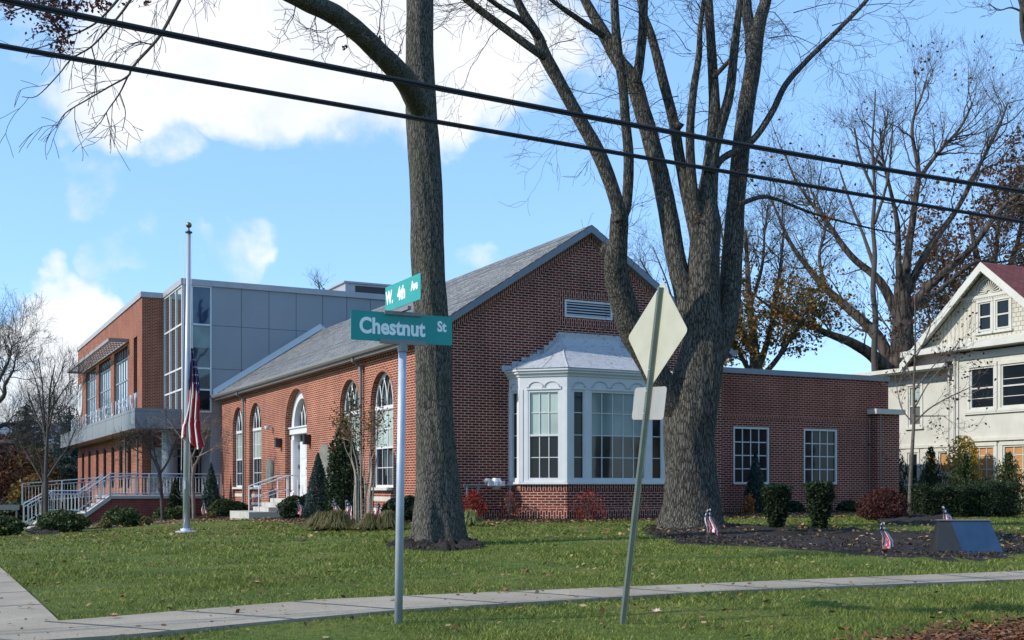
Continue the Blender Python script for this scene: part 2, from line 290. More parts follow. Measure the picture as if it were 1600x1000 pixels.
# ------------------------------------------------------------------ geometry helper
class Geo:
    def __init__(s): s.V = []; s.n = 0; s.F = []   # F: (faces array, mat index, uv or None)
    def add(s, V, Fa, mi=0, uv=None):
        V = np.asarray(V, float).reshape(-1, 3); Fa = np.asarray(Fa, int)
        s.V.append(V); s.F.append((Fa + s.n, mi, uv)); s.n += len(V)
    def poly(s, pts, mi=0, uv=None): s.add(pts, [list(range(len(pts)))], mi, None if uv is None else np.asarray([uv], float))
    def box(s, x0, x1, y0, y1, z0, z1, mi=0, fr=None):
        V = np.array([[x, y, z] for x in (x0, x1) for y in (y0, y1) for z in (z0, z1)], float)
        if fr is not None: V = fr(V)
        s.add(V, [[0,1,3,2],[4,6,7,5],[0,4,5,1],[2,3,7,6],[0,2,6,4],[1,5,7,3]], mi)
    def bar(s, a, b, w, h=None, mi=0, up=(0,0,1)):
        h = h or w; a = Vector(a); b = Vector(b); d = (b-a).normalized(); u = Vector(up)
        if abs(d.dot(u)) > .98: u = Vector((1,0,0))
        sx = d.cross(u).normalized(); sz = sx.cross(d).normalized()
        V = [p + sx*(i*w/2) + sz*(j*h/2) for p in (a, b) for i, j in ((-1,-1),(1,-1),(1,1),(-1,1))]
        s.add(V, [[0,1,2,3],[7,6,5,4],[0,4,5,1],[1,5,6,2],[2,6,7,3],[3,7,4,0]], mi)
    def tube(s, P, R, k=8, mi=0, cap=True, prof=None):
        P = np.asarray(P, float); n = len(P); R = np.broadcast_to(np.asarray(R, float), (n,))
        T = np.gradient(P, axis=0); T /= np.linalg.norm(T, axis=1)[:, None] + 1e-9
        a = np.array([1., 0, 0]) if abs(T[0][0]) < .8 else np.array([0, 1., 0])
        A = np.empty_like(P)
        for i in range(n):
            a = a - T[i]*a.dot(T[i]); a = a/(np.linalg.norm(a)+1e-9); A[i] = a
        B = np.cross(T, A); th = np.arange(k)*2*PI/k
        rr = R[:, None]*np.ones(k)[None, :]
        if prof is not None: rr = rr*prof(P, th)
        V = P[:, None, :] + rr[..., None]*(np.cos(th)[None, :, None]*A[:, None, :] + np.sin(th)[None, :, None]*B[:, None, :])
        i = np.arange(n-1)[:, None]*k; j = np.arange(k)[None, :]; j2 = (j+1) % k
        Fq = np.stack([i+j, i+j2, i+k+j2, i+k+j], -1).reshape(-1, 4)
        s.add(V.reshape(-1, 3), Fq, mi)
        if cap and k > 3:
            s.F.append((np.array([[s.n-k*n+q for q in range(k)][::-1]]), mi, None)); s.F.append((np.array([[s.n-k+q for q in range(k)]]), mi, None))
    def lathe(s, prof, k=16, c=(0,0,0), mi=0):
        V = []; 
        for r, z in prof:
            for q in range(k):
                t = q*2*PI/k; V.append((c[0]+r*math.cos(t), c[1]+r*math.sin(t), c[2]+z))
        Fq = [[i*k+q, i*k+(q+1) % k, (i+1)*k+(q+1) % k, (i+1)*k+q] for i in range(len(prof)-1) for q in range(k)]
        s.add(V, Fq, mi)
    def leaves(s, C, size, rng, asp=.6, mi=0, nrm=None, jit=1.0, aim=None):
        C = np.asarray(C, float); n = len(C)
        if n == 0: return
        N = rng.normal(size=(n, 3))*jit
        if nrm is not None: N = N + np.asarray(nrm)
        N /= np.linalg.norm(N, axis=1)[:, None] + 1e-9
        A = rng.normal(size=(n, 3)) if aim is None else np.asarray(aim) + rng.normal(size=(n, 3))*.35
        A -= N*(A*N).sum(1)[:, None]; A /= np.linalg.norm(A, axis=1)[:, None] + 1e-9
        B = np.cross(N, A); sz = (np.asarray(size)*rng.uniform(.6, 1.3, n))[:, None]
        V = np.stack([C+A*sz, C+B*sz*asp, C-A*sz, C-B*sz*asp], 1).reshape(-1, 3)
        s.add(V, np.arange(4*n).reshape(-1, 4), mi)
    def obj(s, name, mats, parent=None, smooth=False, uv=True):
        me = bpy.data.meshes.new(name); V = np.concatenate(s.V) if s.V else np.zeros((0, 3))
        L = []; tot = []; MI = []; UV = []
        for Fa, mi, u in s.F:
            m, k = Fa.shape; L.append(Fa.ravel()); tot.append(np.full(m, k)); MI.append(np.full(m, mi))
            if uv:
                if u is not None: UV.append(u.reshape(-1, 2)); continue
                P = V[Fa]; nr = np.cross(P[:, 1]-P[:, 0], P[:, 2]-P[:, 0] if k == 3 else P[:, -1]-P[:, 0])
                nr /= np.linalg.norm(nr, axis=1)[:, None] + 1e-12
                T = np.stack([-nr[:, 1], nr[:, 0], np.zeros(m)], 1); ln = np.linalg.norm(T, axis=1)
                flat = ln < .05; T[flat] = (1, 0, 0); T /= np.linalg.norm(T, axis=1)[:, None]
                sg = np.where(np.abs(T[:, 0]) > .3, np.sign(T[:, 0]), np.sign(T[:, 1])); T *= np.where(sg == 0, 1, sg)[:, None]
                B = np.cross(nr, T); B *= np.where(B[:, 2] < 0, -1, 1)[:, None]; B[flat] = (0, 1, 0)
                UV.append(np.stack([(P*T[:, None]).sum(2), (P*B[:, None]).sum(2)], 2).reshape(-1, 2))
        L = np.concatenate(L); tot = np.concatenate(tot); MI = np.concatenate(MI)
        me.vertices.add(len(V)); me.vertices.foreach_set('co', V.ravel().astype(np.float32))
        me.loops.add(len(L)); me.loops.foreach_set('vertex_index', L.astype(np.int32))
        me.polygons.add(len(tot)); st = np.concatenate([[0], np.cumsum(tot)[:-1]])
        me.polygons.foreach_set('loop_start', st.astype(np.int32)); me.polygons.foreach_set('loop_total', tot.astype(np.int32))
        me.polygons.foreach_set('material_index', MI.astype(np.int32))
        me.polygons.foreach_set('use_smooth', np.full(len(tot), bool(smooth)))
        if uv:
            ul = me.uv_layers.new(name='uv'); ul.data.foreach_set('uv', np.concatenate(UV).ravel().astype(np.float32))
        me.update(calc_edges=True); me.validate()
        for m in (mats if isinstance(mats, (list, tuple)) else [mats]): me.materials.append(m)
        o = bpy.data.objects.new(name, me); COL.objects.link(o)
        if parent is not None: o.parent = parent
        return o

def tag(o, label=None, cat=None, group=None, kind=None):
    if label: o['label'] = label
    if cat: o['category'] = cat
    if group: o['group'] = group
    if kind: o['kind'] = kind
    return o
def thing(name, label, cat, loc=(0,0,0), rz=0, group=None):
    o = bpy.data.objects.new(name, None); COL.objects.link(o); o.location = loc; o.rotation_euler = (0, 0, rz)
    o.empty_display_size = .2
    return tag(o, label, cat, group)
def dup(root, loc, rz=0, label=None, scale=None):
    r = root.copy(); COL.objects.link(r); r.location = loc; r.rotation_euler = (0, 0, rz)
    if scale: r.scale = scale
    if label: r['label'] = label
    for ch in list(root.children):
        c = ch.copy(); COL.objects.link(c); c.parent = r
        for g in ch.children:
            d = g.copy(); COL.objects.link(d); d.parent = c
    return r

# ------------------------------------------------------------------ terrain
CP = np.array([(-1.8,9.2,-.27),(3,9.5,-.27),(-5,8,-.29),(6,14,-.27),(10,18,-.22),(-1.34,21,-.22),(4,26,-.05),(-7.9,28,-.29),(-1.9,28.8,-.02),
 (6,32.8,0),(12,36,0),(18,38,-.02),(-7.4,39,-.2),(-11,47,-.35),(-14,42,-.55),(-17,44,-.70),(-20,45,-.75),(-20,30,-.72),(-14,22,-.45),(-7.1,16,-.33),
 (-25,60,-.9),(-60,80,-1.3),(-60,30,-1.2),(30,40,0),(60,60,0),(0,0,-.45),(0,4,-.36),(20,10,-.3),(-20,5,-.5),(60,10,-.3),(-90,200,-2),(90,200,0),(0,250,-1.0),(11,15.5,-.25),(1.5,18,-.2)])
def _phi(r): return r
_A = np.linalg.norm(CP[:, None, :2]-CP[None, :, :2], axis=2); _P = np.c_[np.ones(len(CP))]
_M = np.block([[_phi(_A)-np.eye(len(CP))*1.0, _P], [_P.T, np.zeros((1, 1))]])
_W = np.linalg.solve(_M, np.r_[CP[:, 2], [0]])
def gz(x, y):
    x = np.asarray(x, float); y = np.asarray(y, float)
    r = np.sqrt((x[..., None]-CP[:, 0])**2 + (y[..., None]-CP[:, 1])**2)
    z = (r*_W[:-1]).sum(-1) + _W[-1]
    return np.clip(z, -2.2, .1)
def gnd(px, py):
    tx = (px-800)/F; tz = (py-760)/F
    lo, hi = 4., 200.
    Y = np.linspace(5, 120, 1500); z = gz(tx*Y, Y); ray = CAMZ - tz*Y
    i = np.argmax(ray < z)
    Yy = Y[i] if i > 0 else 100
    return Vector((tx*Yy, Yy, float(gz(tx*Yy, Yy))))
def at(px, py, Y): return Vector(((px-800)/F*Y, Y, CAMZ+(760-py)/F*Y))

ANG = math.atan(.514); GX, GY = math.cos(ANG), math.sin(ANG)
OX, OY = 2.055, 30.82
def W2L(x, y): dx, dy = x-OX, y-OY; return (dx*GX+dy*GY, -dx*GY+dy*GX)
def L2W(s, t): return (OX+s*GX-t*GY, OY+s*GY+t*GX)

def build_ground():
    xs = np.unique(np.concatenate([np.linspace(-30, 30, 241), np.linspace(-100, 100, 81), np.linspace(-900, 900, 37)]))
    ys = np.unique(np.concatenate([np.linspace(2, 45, 216), np.linspace(-40, 120, 81), np.linspace(-300, 1500, 37)]))
    X, Y = np.meshgrid(xs, ys); Z = gz(X, Y)
    rng = np.random.default_rng(1)
    Z = Z + .012*np.sin(X*2.1+np.sin(Y*1.3)*2)*np.sin(Y*1.7+X*.4)
    V = np.stack([X, Y, Z], -1).reshape(-1, 3); n, m = len(ys), len(xs)
    i = np.arange(n-1)[:, None]*m; j = np.arange(m-1)[None, :]
    Fq = np.stack([i+j, i+j+1, i+m+j+1, i+m+j], -1).reshape(-1, 4)
    g = Geo(); g.add(V, Fq); tag(g.obj('lawn', LAWN, smooth=True, uv=False), kind='structure')
build_ground()

def strip(name, P, Q, mat, nseg=40, nw=6, h=.03, joints=None, kind='structure', **kw):
    """draped slab between polyline P (list of xy) and Q"""
    P = np.asarray(P, float); Q = np.asarray(Q, float)
    def resample(A, n):
        d = np.r_[0, np.cumsum(np.linalg.norm(np.diff(A, axis=0), axis=1))]; t = np.linspace(0, d[-1], n)
        return np.stack([np.interp(t, d, A[:, 0]), np.interp(t, d, A[:, 1])], 1)
    P = resample(P, nseg); Q = resample(Q, nseg); g = Geo()
    w = np.linspace(0, 1, nw)[None, :, None]; XY = P[:, None]*(1-w)+Q[:, None]*w
    Z = gz(XY[..., 0], XY[..., 1]) + h
    V = np.concatenate([XY, Z[..., None]], 2)
    lowa = V[:, :1].copy(); lowa[..., 2] -= h+.1; lowb = V[:, -1:].copy(); lowb[..., 2] -= h+.1
    V = np.concatenate([lowa, V, lowb], 1); m = V.shape[1]
    i = np.arange(nseg-1)[:, None]*m; j = np.arange(m-1)[None, :]
    g.add(V.reshape(-1, 3), np.stack([i+j, i+j+1, i+m+j+1, i+m+j], -1).reshape(-1, 4))
    if joints:
        for q in range(joints, nseg-1, joints):
            a, b = V[q, 1], V[q, -2]; c, d = V[q+1, 1], V[q+1, -2]
            t = .030/max(1e-6, np.linalg.norm(c-a)); up = np.array([0, 0, .004])
            for e in range(1, m-2):
                p0, p1 = V[q, e]+up, V[q, e+1]+up; r0, r1 = p0+(V[q+1, e]-V[q, e])*t, p1+(V[q+1, e+1]-V[q, e+1])*t
                g.add([p0, p1, r1, r0], [[0, 1, 2, 3]], 1)
    return tag(g.obj(name, [mat, JOINT], uv=False), kind=kind, **kw)

def xy(px, py): v = gnd(px, py); return (v.x, v.y)
far_e = [xy(93,976), xy(500,942), xy(1120,916), xy(1600,895)]
e0, e1 = np.array(far_e[0]), np.array(far_e[-1]); dirn = (e1-e0)/np.linalg.norm(e1-e0)
far_e = [tuple(e0-dirn*8)] + far_e + [tuple(e1+dirn*14)]
near_e = [xy(200,1000), xy(640,957), xy(1120,929), xy(1600,909)]
n0, n1 = np.array(near_e[0]), np.array(near_e[-1])
near_e = [tuple(n0-dirn*7.0)] + near_e + [tuple(n1+dirn*14)]
strip('sidewalk', near_e, far_e, WALK, 120, 6, .03, joints=4)
c0 = np.array(xy(93,976)); wd = np.array([-GY, GX]); gd = np.array([GX, GY])
strip('sidewalk', [tuple(c0-gd*1.9), tuple(c0-gd*1.9+wd*34)], [tuple(c0), tuple(c0+wd*34)], WALK, 90, 6, .026, joints=4)
# street along the front, out of frame below
strip('road', [tuple(c0-wd*12-gd*25), tuple(c0-wd*12+gd*40)], [tuple(c0-wd*4.9-gd*25), tuple(c0-wd*4.9+gd*40)], plain('asphalt', (.05,.05,.052), .9, .2, 5, bump=.3), 60, 8, .012)
# entrance walk skirting the shrub beds
wk = [xy(-60,830), xy(31,825), xy(119,828.5), xy(219,820), xy(281,815), xy(340,809.5), xy(384,803)]
wk2 = [(a+.25, b+1.0) for a, b in wk]
strip('path', wk, wk2, CONC, 60, 4, .05)

def patch(name, pts, mat, h=.06, rings=8, bump=.03, seed=0, **kw):
    """draped, slightly mounded bed; pts star-shaped outline (xy)"""
    P = np.asarray(pts, float); n = 90
    Pc = np.r_[P, P[:1]]; d = np.r_[0, np.cumsum(np.linalg.norm(np.diff(Pc, axis=0), axis=1))]; t = np.linspace(0, d[-1], n+1)[:-1]
    O = np.stack([np.interp(t, d, Pc[:, 0]), np.interp(t, d, Pc[:, 1])], 1); rng = np.random.default_rng(seed)
    O = (O + np.roll(O, 1, 0) + np.roll(O, -1, 0))/3
    c = O.mean(0); O = O + (O-c)/np.linalg.norm(O-c, axis=1)[:, None]*rng.normal(0, .06, n)[:, None]
    f = np.linspace(1, 0, rings+1)[:-1]; XY = c + (O-c)[None]*f[:, None, None]
    prof = h*np.sqrt(1-f**2+.0) - .02*(f == 1)
    Z = gz(XY[..., 0], XY[..., 1]) + prof[:, None] + .004 + rng.normal(0, bump, XY.shape[:2])*((f < 1)*1.)[:, None]
    V = np.concatenate([XY, Z[..., None]], 2).reshape(-1, 3); g = Geo()
    i = np.arange(rings-1)[:, None]*n; j = np.arange(n)[None, :]; j2 = (j+1) % n
    Fq = np.stack([i+j, i+j2, i+n+j2, i+n+j], -1).reshape(-1, 4)
    g.add(V, Fq); zc = float(gz(c[0], c[1]))+h; g.add(np.r_[V[-n:], [[c[0], c[1], zc]]], [[q, (q+1) % n, n] for q in range(n)])
    o = g.obj(name, mat, smooth=True, uv=False); tag(o, **kw); return o

BEDS = []
def bed(name, pix, h, seed, **kw):
    pts = [xy(*p) for p in pix]; BEDS.append(np.array(pts)); patch(name, pts, MULCH, h, seed=seed, kind='structure', **kw)
bed('mulch_bed', [(1003,834),(1060,850),(1150,856),(1300,865),(1420,874),(1520,880),(1640,868),(1640,838),(1500,836),(1420,834),(1300,828),(1200,826),(1130,820),(1060,816),(1010,824)], .05, 3)
bed('mulch_bed', [(600,853),(640,860),(700,862),(760,856),(735,845),(690,840),(640,842)], .10, 4)
bed('mulch_bed', [(38,833),(60,838),(90,836),(108,829),(95,822),(60,822)], .12, 5)
bed('mulch_bed', [(1370,820),(1480,823),(1500,815),(1420,806),(1370,808)], .10, 6)
def bed_xy(name, pts, h, seed): BEDS.append(np.array(pts)); patch(name, pts, MULCH, h, seed=seed, rings=10, kind='structure')
bed_xy('mulch_bed', [L2W(-4.3,-.9), L2W(-2,-2.3), L2W(0,-2.6), L2W(2,-2.4), L2W(4.5,-1.2), L2W(4.5,-.0), L2W(0,.3), L2W(-4.3,.2)], .03, 7)
bed_xy('mulch_bed', [L2W(4.6,-.6), L2W(8,-.5), L2W(12,-.6), L2W(12,.8), L2W(4.6,.9)], .03, 8)
bed_xy('mulch_bed', [L2W(-4.2,-.6), L2W(-5.8,-.5), L2W(-6.6,3), L2W(-6.6,9), L2W(-6.2,10), L2W(-4.2,10)], .03, 9)
bed_xy('mulch_bed', [L2W(-4.2,13.8), L2W(-6.8,13.8), L2W(-8.3,18), L2W(-9.2,22.3), L2W(-4.2,22.6)], .03, 10)
bed_xy('mulch_bed', [L2W(-9.2,22.6), L2W(-12,22.6), L2W(-12.4,20.6), L2W(-8.2,18.6)], .03, 12)
bed_xy('mulch_bed', [L2W(12.4,-.5), L2W(18,-2.5), L2W(24,-3.5), L2W(24,1.5), L2W(12.4,1.5)], .03, 11)

def inpoly(X, Y, P):
    r = np.zeros(X.shape, bool); n = len(P)
    for i in range(n):
        x1, y1 = P[i]; x2, y2 = P[(i+1) % n]
        r ^= ((y1 > Y) != (y2 > Y)) & (X < (x2-x1)*(Y-y1)/(y2-y1+1e-12)+x1)
    return r
def onwalk(X, Y):
    s = (X-c0[0])*gd[0]+(Y-c0[1])*gd[1]; t = (X-c0[0])*wd[0]+(Y-c0[1])*wd[1]
    fe = np.array(far_e); ne = np.array(near_e)
    yf = np.interp(X, fe[:, 0], fe[:, 1]); yn = np.interp(X, ne[:, 0], ne[:, 1])
    return ((Y < yf) & (Y > yn)) | ((s < 0) & (s > -1.9) & (t > -1)) | (t < -4.9)
def scatter(n, x0, x1, y0, y1, rng, cone=True):
    X = rng.uniform(x0, x1, n); Y = rng.uniform(y0, y1, n); return X, Y

def build_grass():
    rng = np.random.default_rng(11); g = Geo()
    for (ya, yb, dens, h, w) in ((7.6, 10.5, 2600, .030, .0045), (10.5, 14, 1500, .034, .006), (14, 20, 650, .038, .009), (20, 32, 260, .042, .014)):
        xm = yb*.46; n = int((yb-ya)*2*xm*dens); X = rng.uniform(-xm, xm, n); Y = rng.uniform(ya, yb, n)
        ok = (np.abs(X) < Y*.455) & ~onwalk(X, Y)
        for B in BEDS: ok &= ~inpoly(X, Y, B)
        l = W2L(X, Y); ok &= ~((l[0] > -4.6) & (l[1] > -.1))
        # uneven height/density
        pat = np.sin(X*1.3+1.1*np.sin(Y*.9))*np.sin(Y*1.1+np.sin(X*.7)*1.3); ok &= rng.uniform(0, 1, n) < .75+.25*pat
        X, Y, pat = X[ok], Y[ok], pat[ok]; n = len(X); Z = gz(X, Y)
        th = rng.uniform(0, 2*PI, n); H = h*rng.uniform(.5, 1.3, n)*(1+.35*pat); lean = rng.normal(0, .9, (n, 2))*H[:, None]
        dx, dy = np.cos(th)*w, np.sin(th)*w
        V = np.stack([np.stack([X-dx, Y-dy, Z-.01], 1), np.stack([X+dx, Y+dy, Z-.01], 1), np.stack([X+lean[:, 0], Y+lean[:, 1], Z+H], 1)], 1).reshape(-1, 3)
        g.add(V, np.arange(3*n).reshape(-1, 3))
    tag(g.obj('grass', L_GRASS, uv=False), 'short mown green lawn grass around the brick hall', 'grass', kind='stuff')
build_grass()

def leaf_litter():
    rng = np.random.default_rng(5); g = Geo()
    def put(X, Y, size, mi, lift=.035):
        Z = gz(X, Y)+lift*rng.uniform(.6, 1.4, len(X)); g.leaves(np.stack([X, Y, Z], 1), size, rng, .65, mi, nrm=np.array([0, 0, 1.8]), jit=.55)
    # general sprinkle
    n = 1500; Y = 8+26*rng.uniform(0, 1, n)**.8; X = rng.uniform(-.46, .46, n)*Y; l = W2L(X, Y); ok = ~((l[0] > -4.6) & (l[1] > -.2)); put(X[ok], Y[ok], .032, 0)
    # near facade, gable bed and annex strip
    for (s0, s1, t0, t1, n, sz) in ((-4.5,4.5,-3.4,-.2,1500,.04),(4.5,12,-3,-.1,2600,.045),(-7.5,-4.5,-1,9.5,1100,.045),(-12,-5,9,22,2300,.05),(12,20,-4,0,600,.045)):
        s = rng.uniform(s0, s1, n); t = rng.uniform(t0, t1, n); X = OX+s*GX-t*GY; Y = OY+s*GY+t*GX; put(X, Y, sz, 0, .05)
    # flagpole area, T2 bed
    for (cx, cy, r, n, sz) in ((-8,27,4,900,.04),(5.5,24,3,700,.05),(8.6,21,2.6,500,.05)):
        X = rng.normal(cx, r, n); Y = rng.normal(cy, r*.7, n); put(X, Y, sz, 0, .07)
    # curb pile lower right
    n = 15000; s = rng.uniform(3.6, 11, n); t = -4.32 + .06*(s-4) + .30*rng.normal(size=n)*np.clip((s-3)/3, .1, 1.3)
    X = c0[0]+s*gd[0]+t*wd[0]; Y = c0[1]+s*gd[1]+t*wd[1]; ok = t > -5.2
    put(X[ok], Y[ok], .024, 1, .045)
    n = 130; Y = rng.uniform(8.5, 13, n); X = rng.uniform(-.45, .45, n)*Y; put(X, Y, .028, 1)
    # walk crumbs
    n = 160; s = rng.uniform(-1, 12, n); t = rng.uniform(-1.2, .05, n); put(c0[0]+s*gd[0]+t*wd[0], c0[1]+s*gd[1]+t*wd[1], .016, 0, .04)
    tag(g.obj('leaf_litter', [L_FALL, L_PILE], uv=False), 'small fallen brown and tan leaves scattered over the lawn and beds', 'fallen leaves', kind='stuff')
    g = Geo()
    for B in BEDS:
        x0, y0 = B.min(0); x1, y1 = B.max(0); n = int((x1-x0)*(y1-y0)*260); X = rng.uniform(x0, x1, n); Y = rng.uniform(y0, y1, n); ok = inpoly(X, Y, B); X, Y = X[ok], Y[ok]
        g.leaves(np.stack([X, Y, gz(X, Y)+.055], 1), .03, rng, .35, 0, nrm=np.array([0, 0, 1.2]), jit=.8)
    tag(g.obj('mulch_chips', CHIP, uv=False), 'dark shredded bark chips covering the planting beds', 'mulch', kind='stuff')
leaf_litter()
def big_leaf(px, py, size, label, mat, seed):
    p = gnd(px, py); rng = np.random.default_rng(seed); g = Geo(); n = 11
    th = np.linspace(0, 2*PI, n*2+1)[:-1]; r = np.where(np.arange(2*n) % 2 == 0, 1, .62)*size*rng.uniform(.85, 1.1, 2*n)
    V = [(r[i]*math.cos(th[i]), r[i]*.8*math.sin(th[i]), .02+.35*r[i]*abs(math.sin(th[i]*1.5+seed))) for i in range(2*n)] + [(0, 0, .012)]
    V += [(v[0], v[1], v[2]-.004) for v in V]; m = 2*n+1
    g.add(V, [[i, (i+1) % (2*n), 2*n] for i in range(2*n)] + [[m+(i+1) % (2*n), m+i, m+2*n] for i in range(2*n)])
    o = g.obj('fallen_leaf', mat, uv=False); o.location = (p.x, p.y, p.z+.035); o.rotation_euler = (.25, .1, seed)
    tag(o, label, 'leaf', 'large single leaves lying on the grass')
LT = plain('tan_dry_leaf', (.42,.24,.12), .7, .2, 20); LP = plain('pale_dry_leaf', (.52,.42,.30), .7, .2, 20); LR = plain('red_dry_leaf', (.28,.06,.03), .7, .2, 20)
big_leaf(400,918,.055,'large orange tan leaf standing curled on the left lawn', LT, 1)
big_leaf(820,899,.07,'tan curled leaf on the lawn between the two sign posts', LT, 2)
big_leaf(470,850,.14,'pale yellowish leaf on the lawn in front of the narrow dwarf spruce', LP, 3)
big_leaf(266,889,.05,'whitish leaf on the lawn below the flagpole', LP, 4)
big_leaf(193,940,.04,'dark red leaf near the left corner of the lawn', LR, 5)
big_leaf(1025,966,.05,'white curled leaf on the verge right of the leaning post', LP, 6)
big_leaf(175,972,.05,'pinkish tan leaf at the sidewalk corner edge', LT, 7)
big_leaf(790,930,.045,'small tan leaf lying on the sidewalk behind the verge', LT, 8)

# ------------------------------------------------------------------ frames & windows
def frame(o, T, N):
    o = np.array(o, float); T = np.array(T, float); N = np.array(N, float)
    def f(V): V = np.asarray(V, float); return o + V[:, :1]*T + V[:, 1:2]*N + V[:, 2:3]*np.array([0, 0, 1.])
    return f
def wall_open(g, fr, u0, u1, zb, top, brk, ops, depth=.2, mi=0, mir=None, ns=12):
    us = {u0, u1, *brk}
    for o in ops:
        if o.get('arch'):
            r = (o['u1']-o['u0'])/2; c = (o['u0']+o['u1'])/2
            for i in range(ns+1): us.add(round(c-r*math.cos(PI*i/ns), 5))
        else: us |= {o['u0'], o['u1']}
    us = sorted(u for u in us if u0 <= u <= u1)
    def otop(o, u):
        if not o.get('arch'): return o['zt']
        r = (o['u1']-o['u0'])/2; c = (o['u0']+o['u1'])/2; return o['zt']-r+math.sqrt(max(0, r*r-(u-c)**2))
    for a, b in zip(us[:-1], us[1:]):
        if b-a < 1e-4: continue
        m = (a+b)/2; segs = [(zb, zb, None)]
        mine = sorted([o for o in ops if o['u0'] < m < o['u1']], key=lambda o: o['zb'])
        la, lb = zb, zb
        for o in mine:
            if o['zb'] > la+1e-4: g.add(fr([[a, 0, la], [b, 0, lb], [b, 0, o['zb']], [a, 0, o['zb']]]), [[0, 1, 2, 3]], mi)
            la, lb = otop(o, a), otop(o, b)
        g.add(fr([[a, 0, la], [b, 0, lb], [b, 0, top(b)], [a, 0, top(a)]]), [[0, 1, 2, 3]], mi)
    mir = mi if mir is None else mir
    for o in ops:
        out = [(o['u1'], o['zb']), (o['u0'], o['zb'])]
        if o.get('arch'):
            r = (o['u1']-o['u0'])/2; c = (o['u0']+o['u1'])/2; sp = o['zt']-r
            out = out + [(c-r*math.cos(PI*i/ns), sp+r*math.sin(PI*i/ns)) for i in range(ns+1)]
        else: out = out + [(o['u0'], o['zt']), (o['u1'], o['zt'])]
        d = o.get('d', depth)
        for i in range(len(out)):
            (a, za), (b, zbb) = out[i], out[(i+1) % len(out)]
            g.add(fr([[a, 0, za], [b, 0, zbb], [b, -d, zbb], [a, -d, za]]), [[0, 1, 2, 3]], mir)

def sash(parent, fr, u0, u1, z0, z1, d, nx, rows, fw=.06, mw=.022, mid=None, splits=None, wmat=None, gl=None, label=None, sill=False, name='window', midw=.05):
    """rectangular window: frame+muntins, glass (per splits: list of (za,zb,mat))"""
    wmat = wmat or WHITE; g = Geo(); e = .05
    g.box(u0, u0+fw, d-.03, d+e, z0, z1, 0, fr); g.box(u1-fw, u1, d-.03, d+e, z0, z1, 0, fr)
    g.box(u0+fw, u1-fw, d-.03, d+e, z0, z0+fw, 0, fr); g.box(u0+fw, u1-fw, d-.03, d+e, z1-fw, z1, 0, fr)
    a, b = u0+fw, u1-fw
    if mid is not None: g.box(a, b, d-.02, d+e-.006, mid-midw/2, mid+midw/2, 0, fr)
    for i in range(1, nx): u = a+(b-a)*i/nx; g.box(u-mw/2, u+mw/2, d-.01, d+.022, z0+fw, z1-fw, 0, fr)
    for z in rows: g.box(a, b, d-.01, d+.019, z-mw/2, z+mw/2, 0, fr)
    if sill: g.box(u0-.05, u1+.05, d-.03, d+e+.05, z0-.05, z0-.002, 0, fr)
    w = g.obj(name, wmat, parent)
    if label: w['label'] = label
    for (za, zb, m) in (splits or [(z0, z1, gl or GLASS)]):
        q = Geo(); q.box(a-.01, b+.01, d-.018, d, max(za, z0+.02), min(zb, z1-.02), 0, fr); q.obj('glass' if m not in (SHADE, SHADEW) else 'shaded_pane', m, w)
    return w

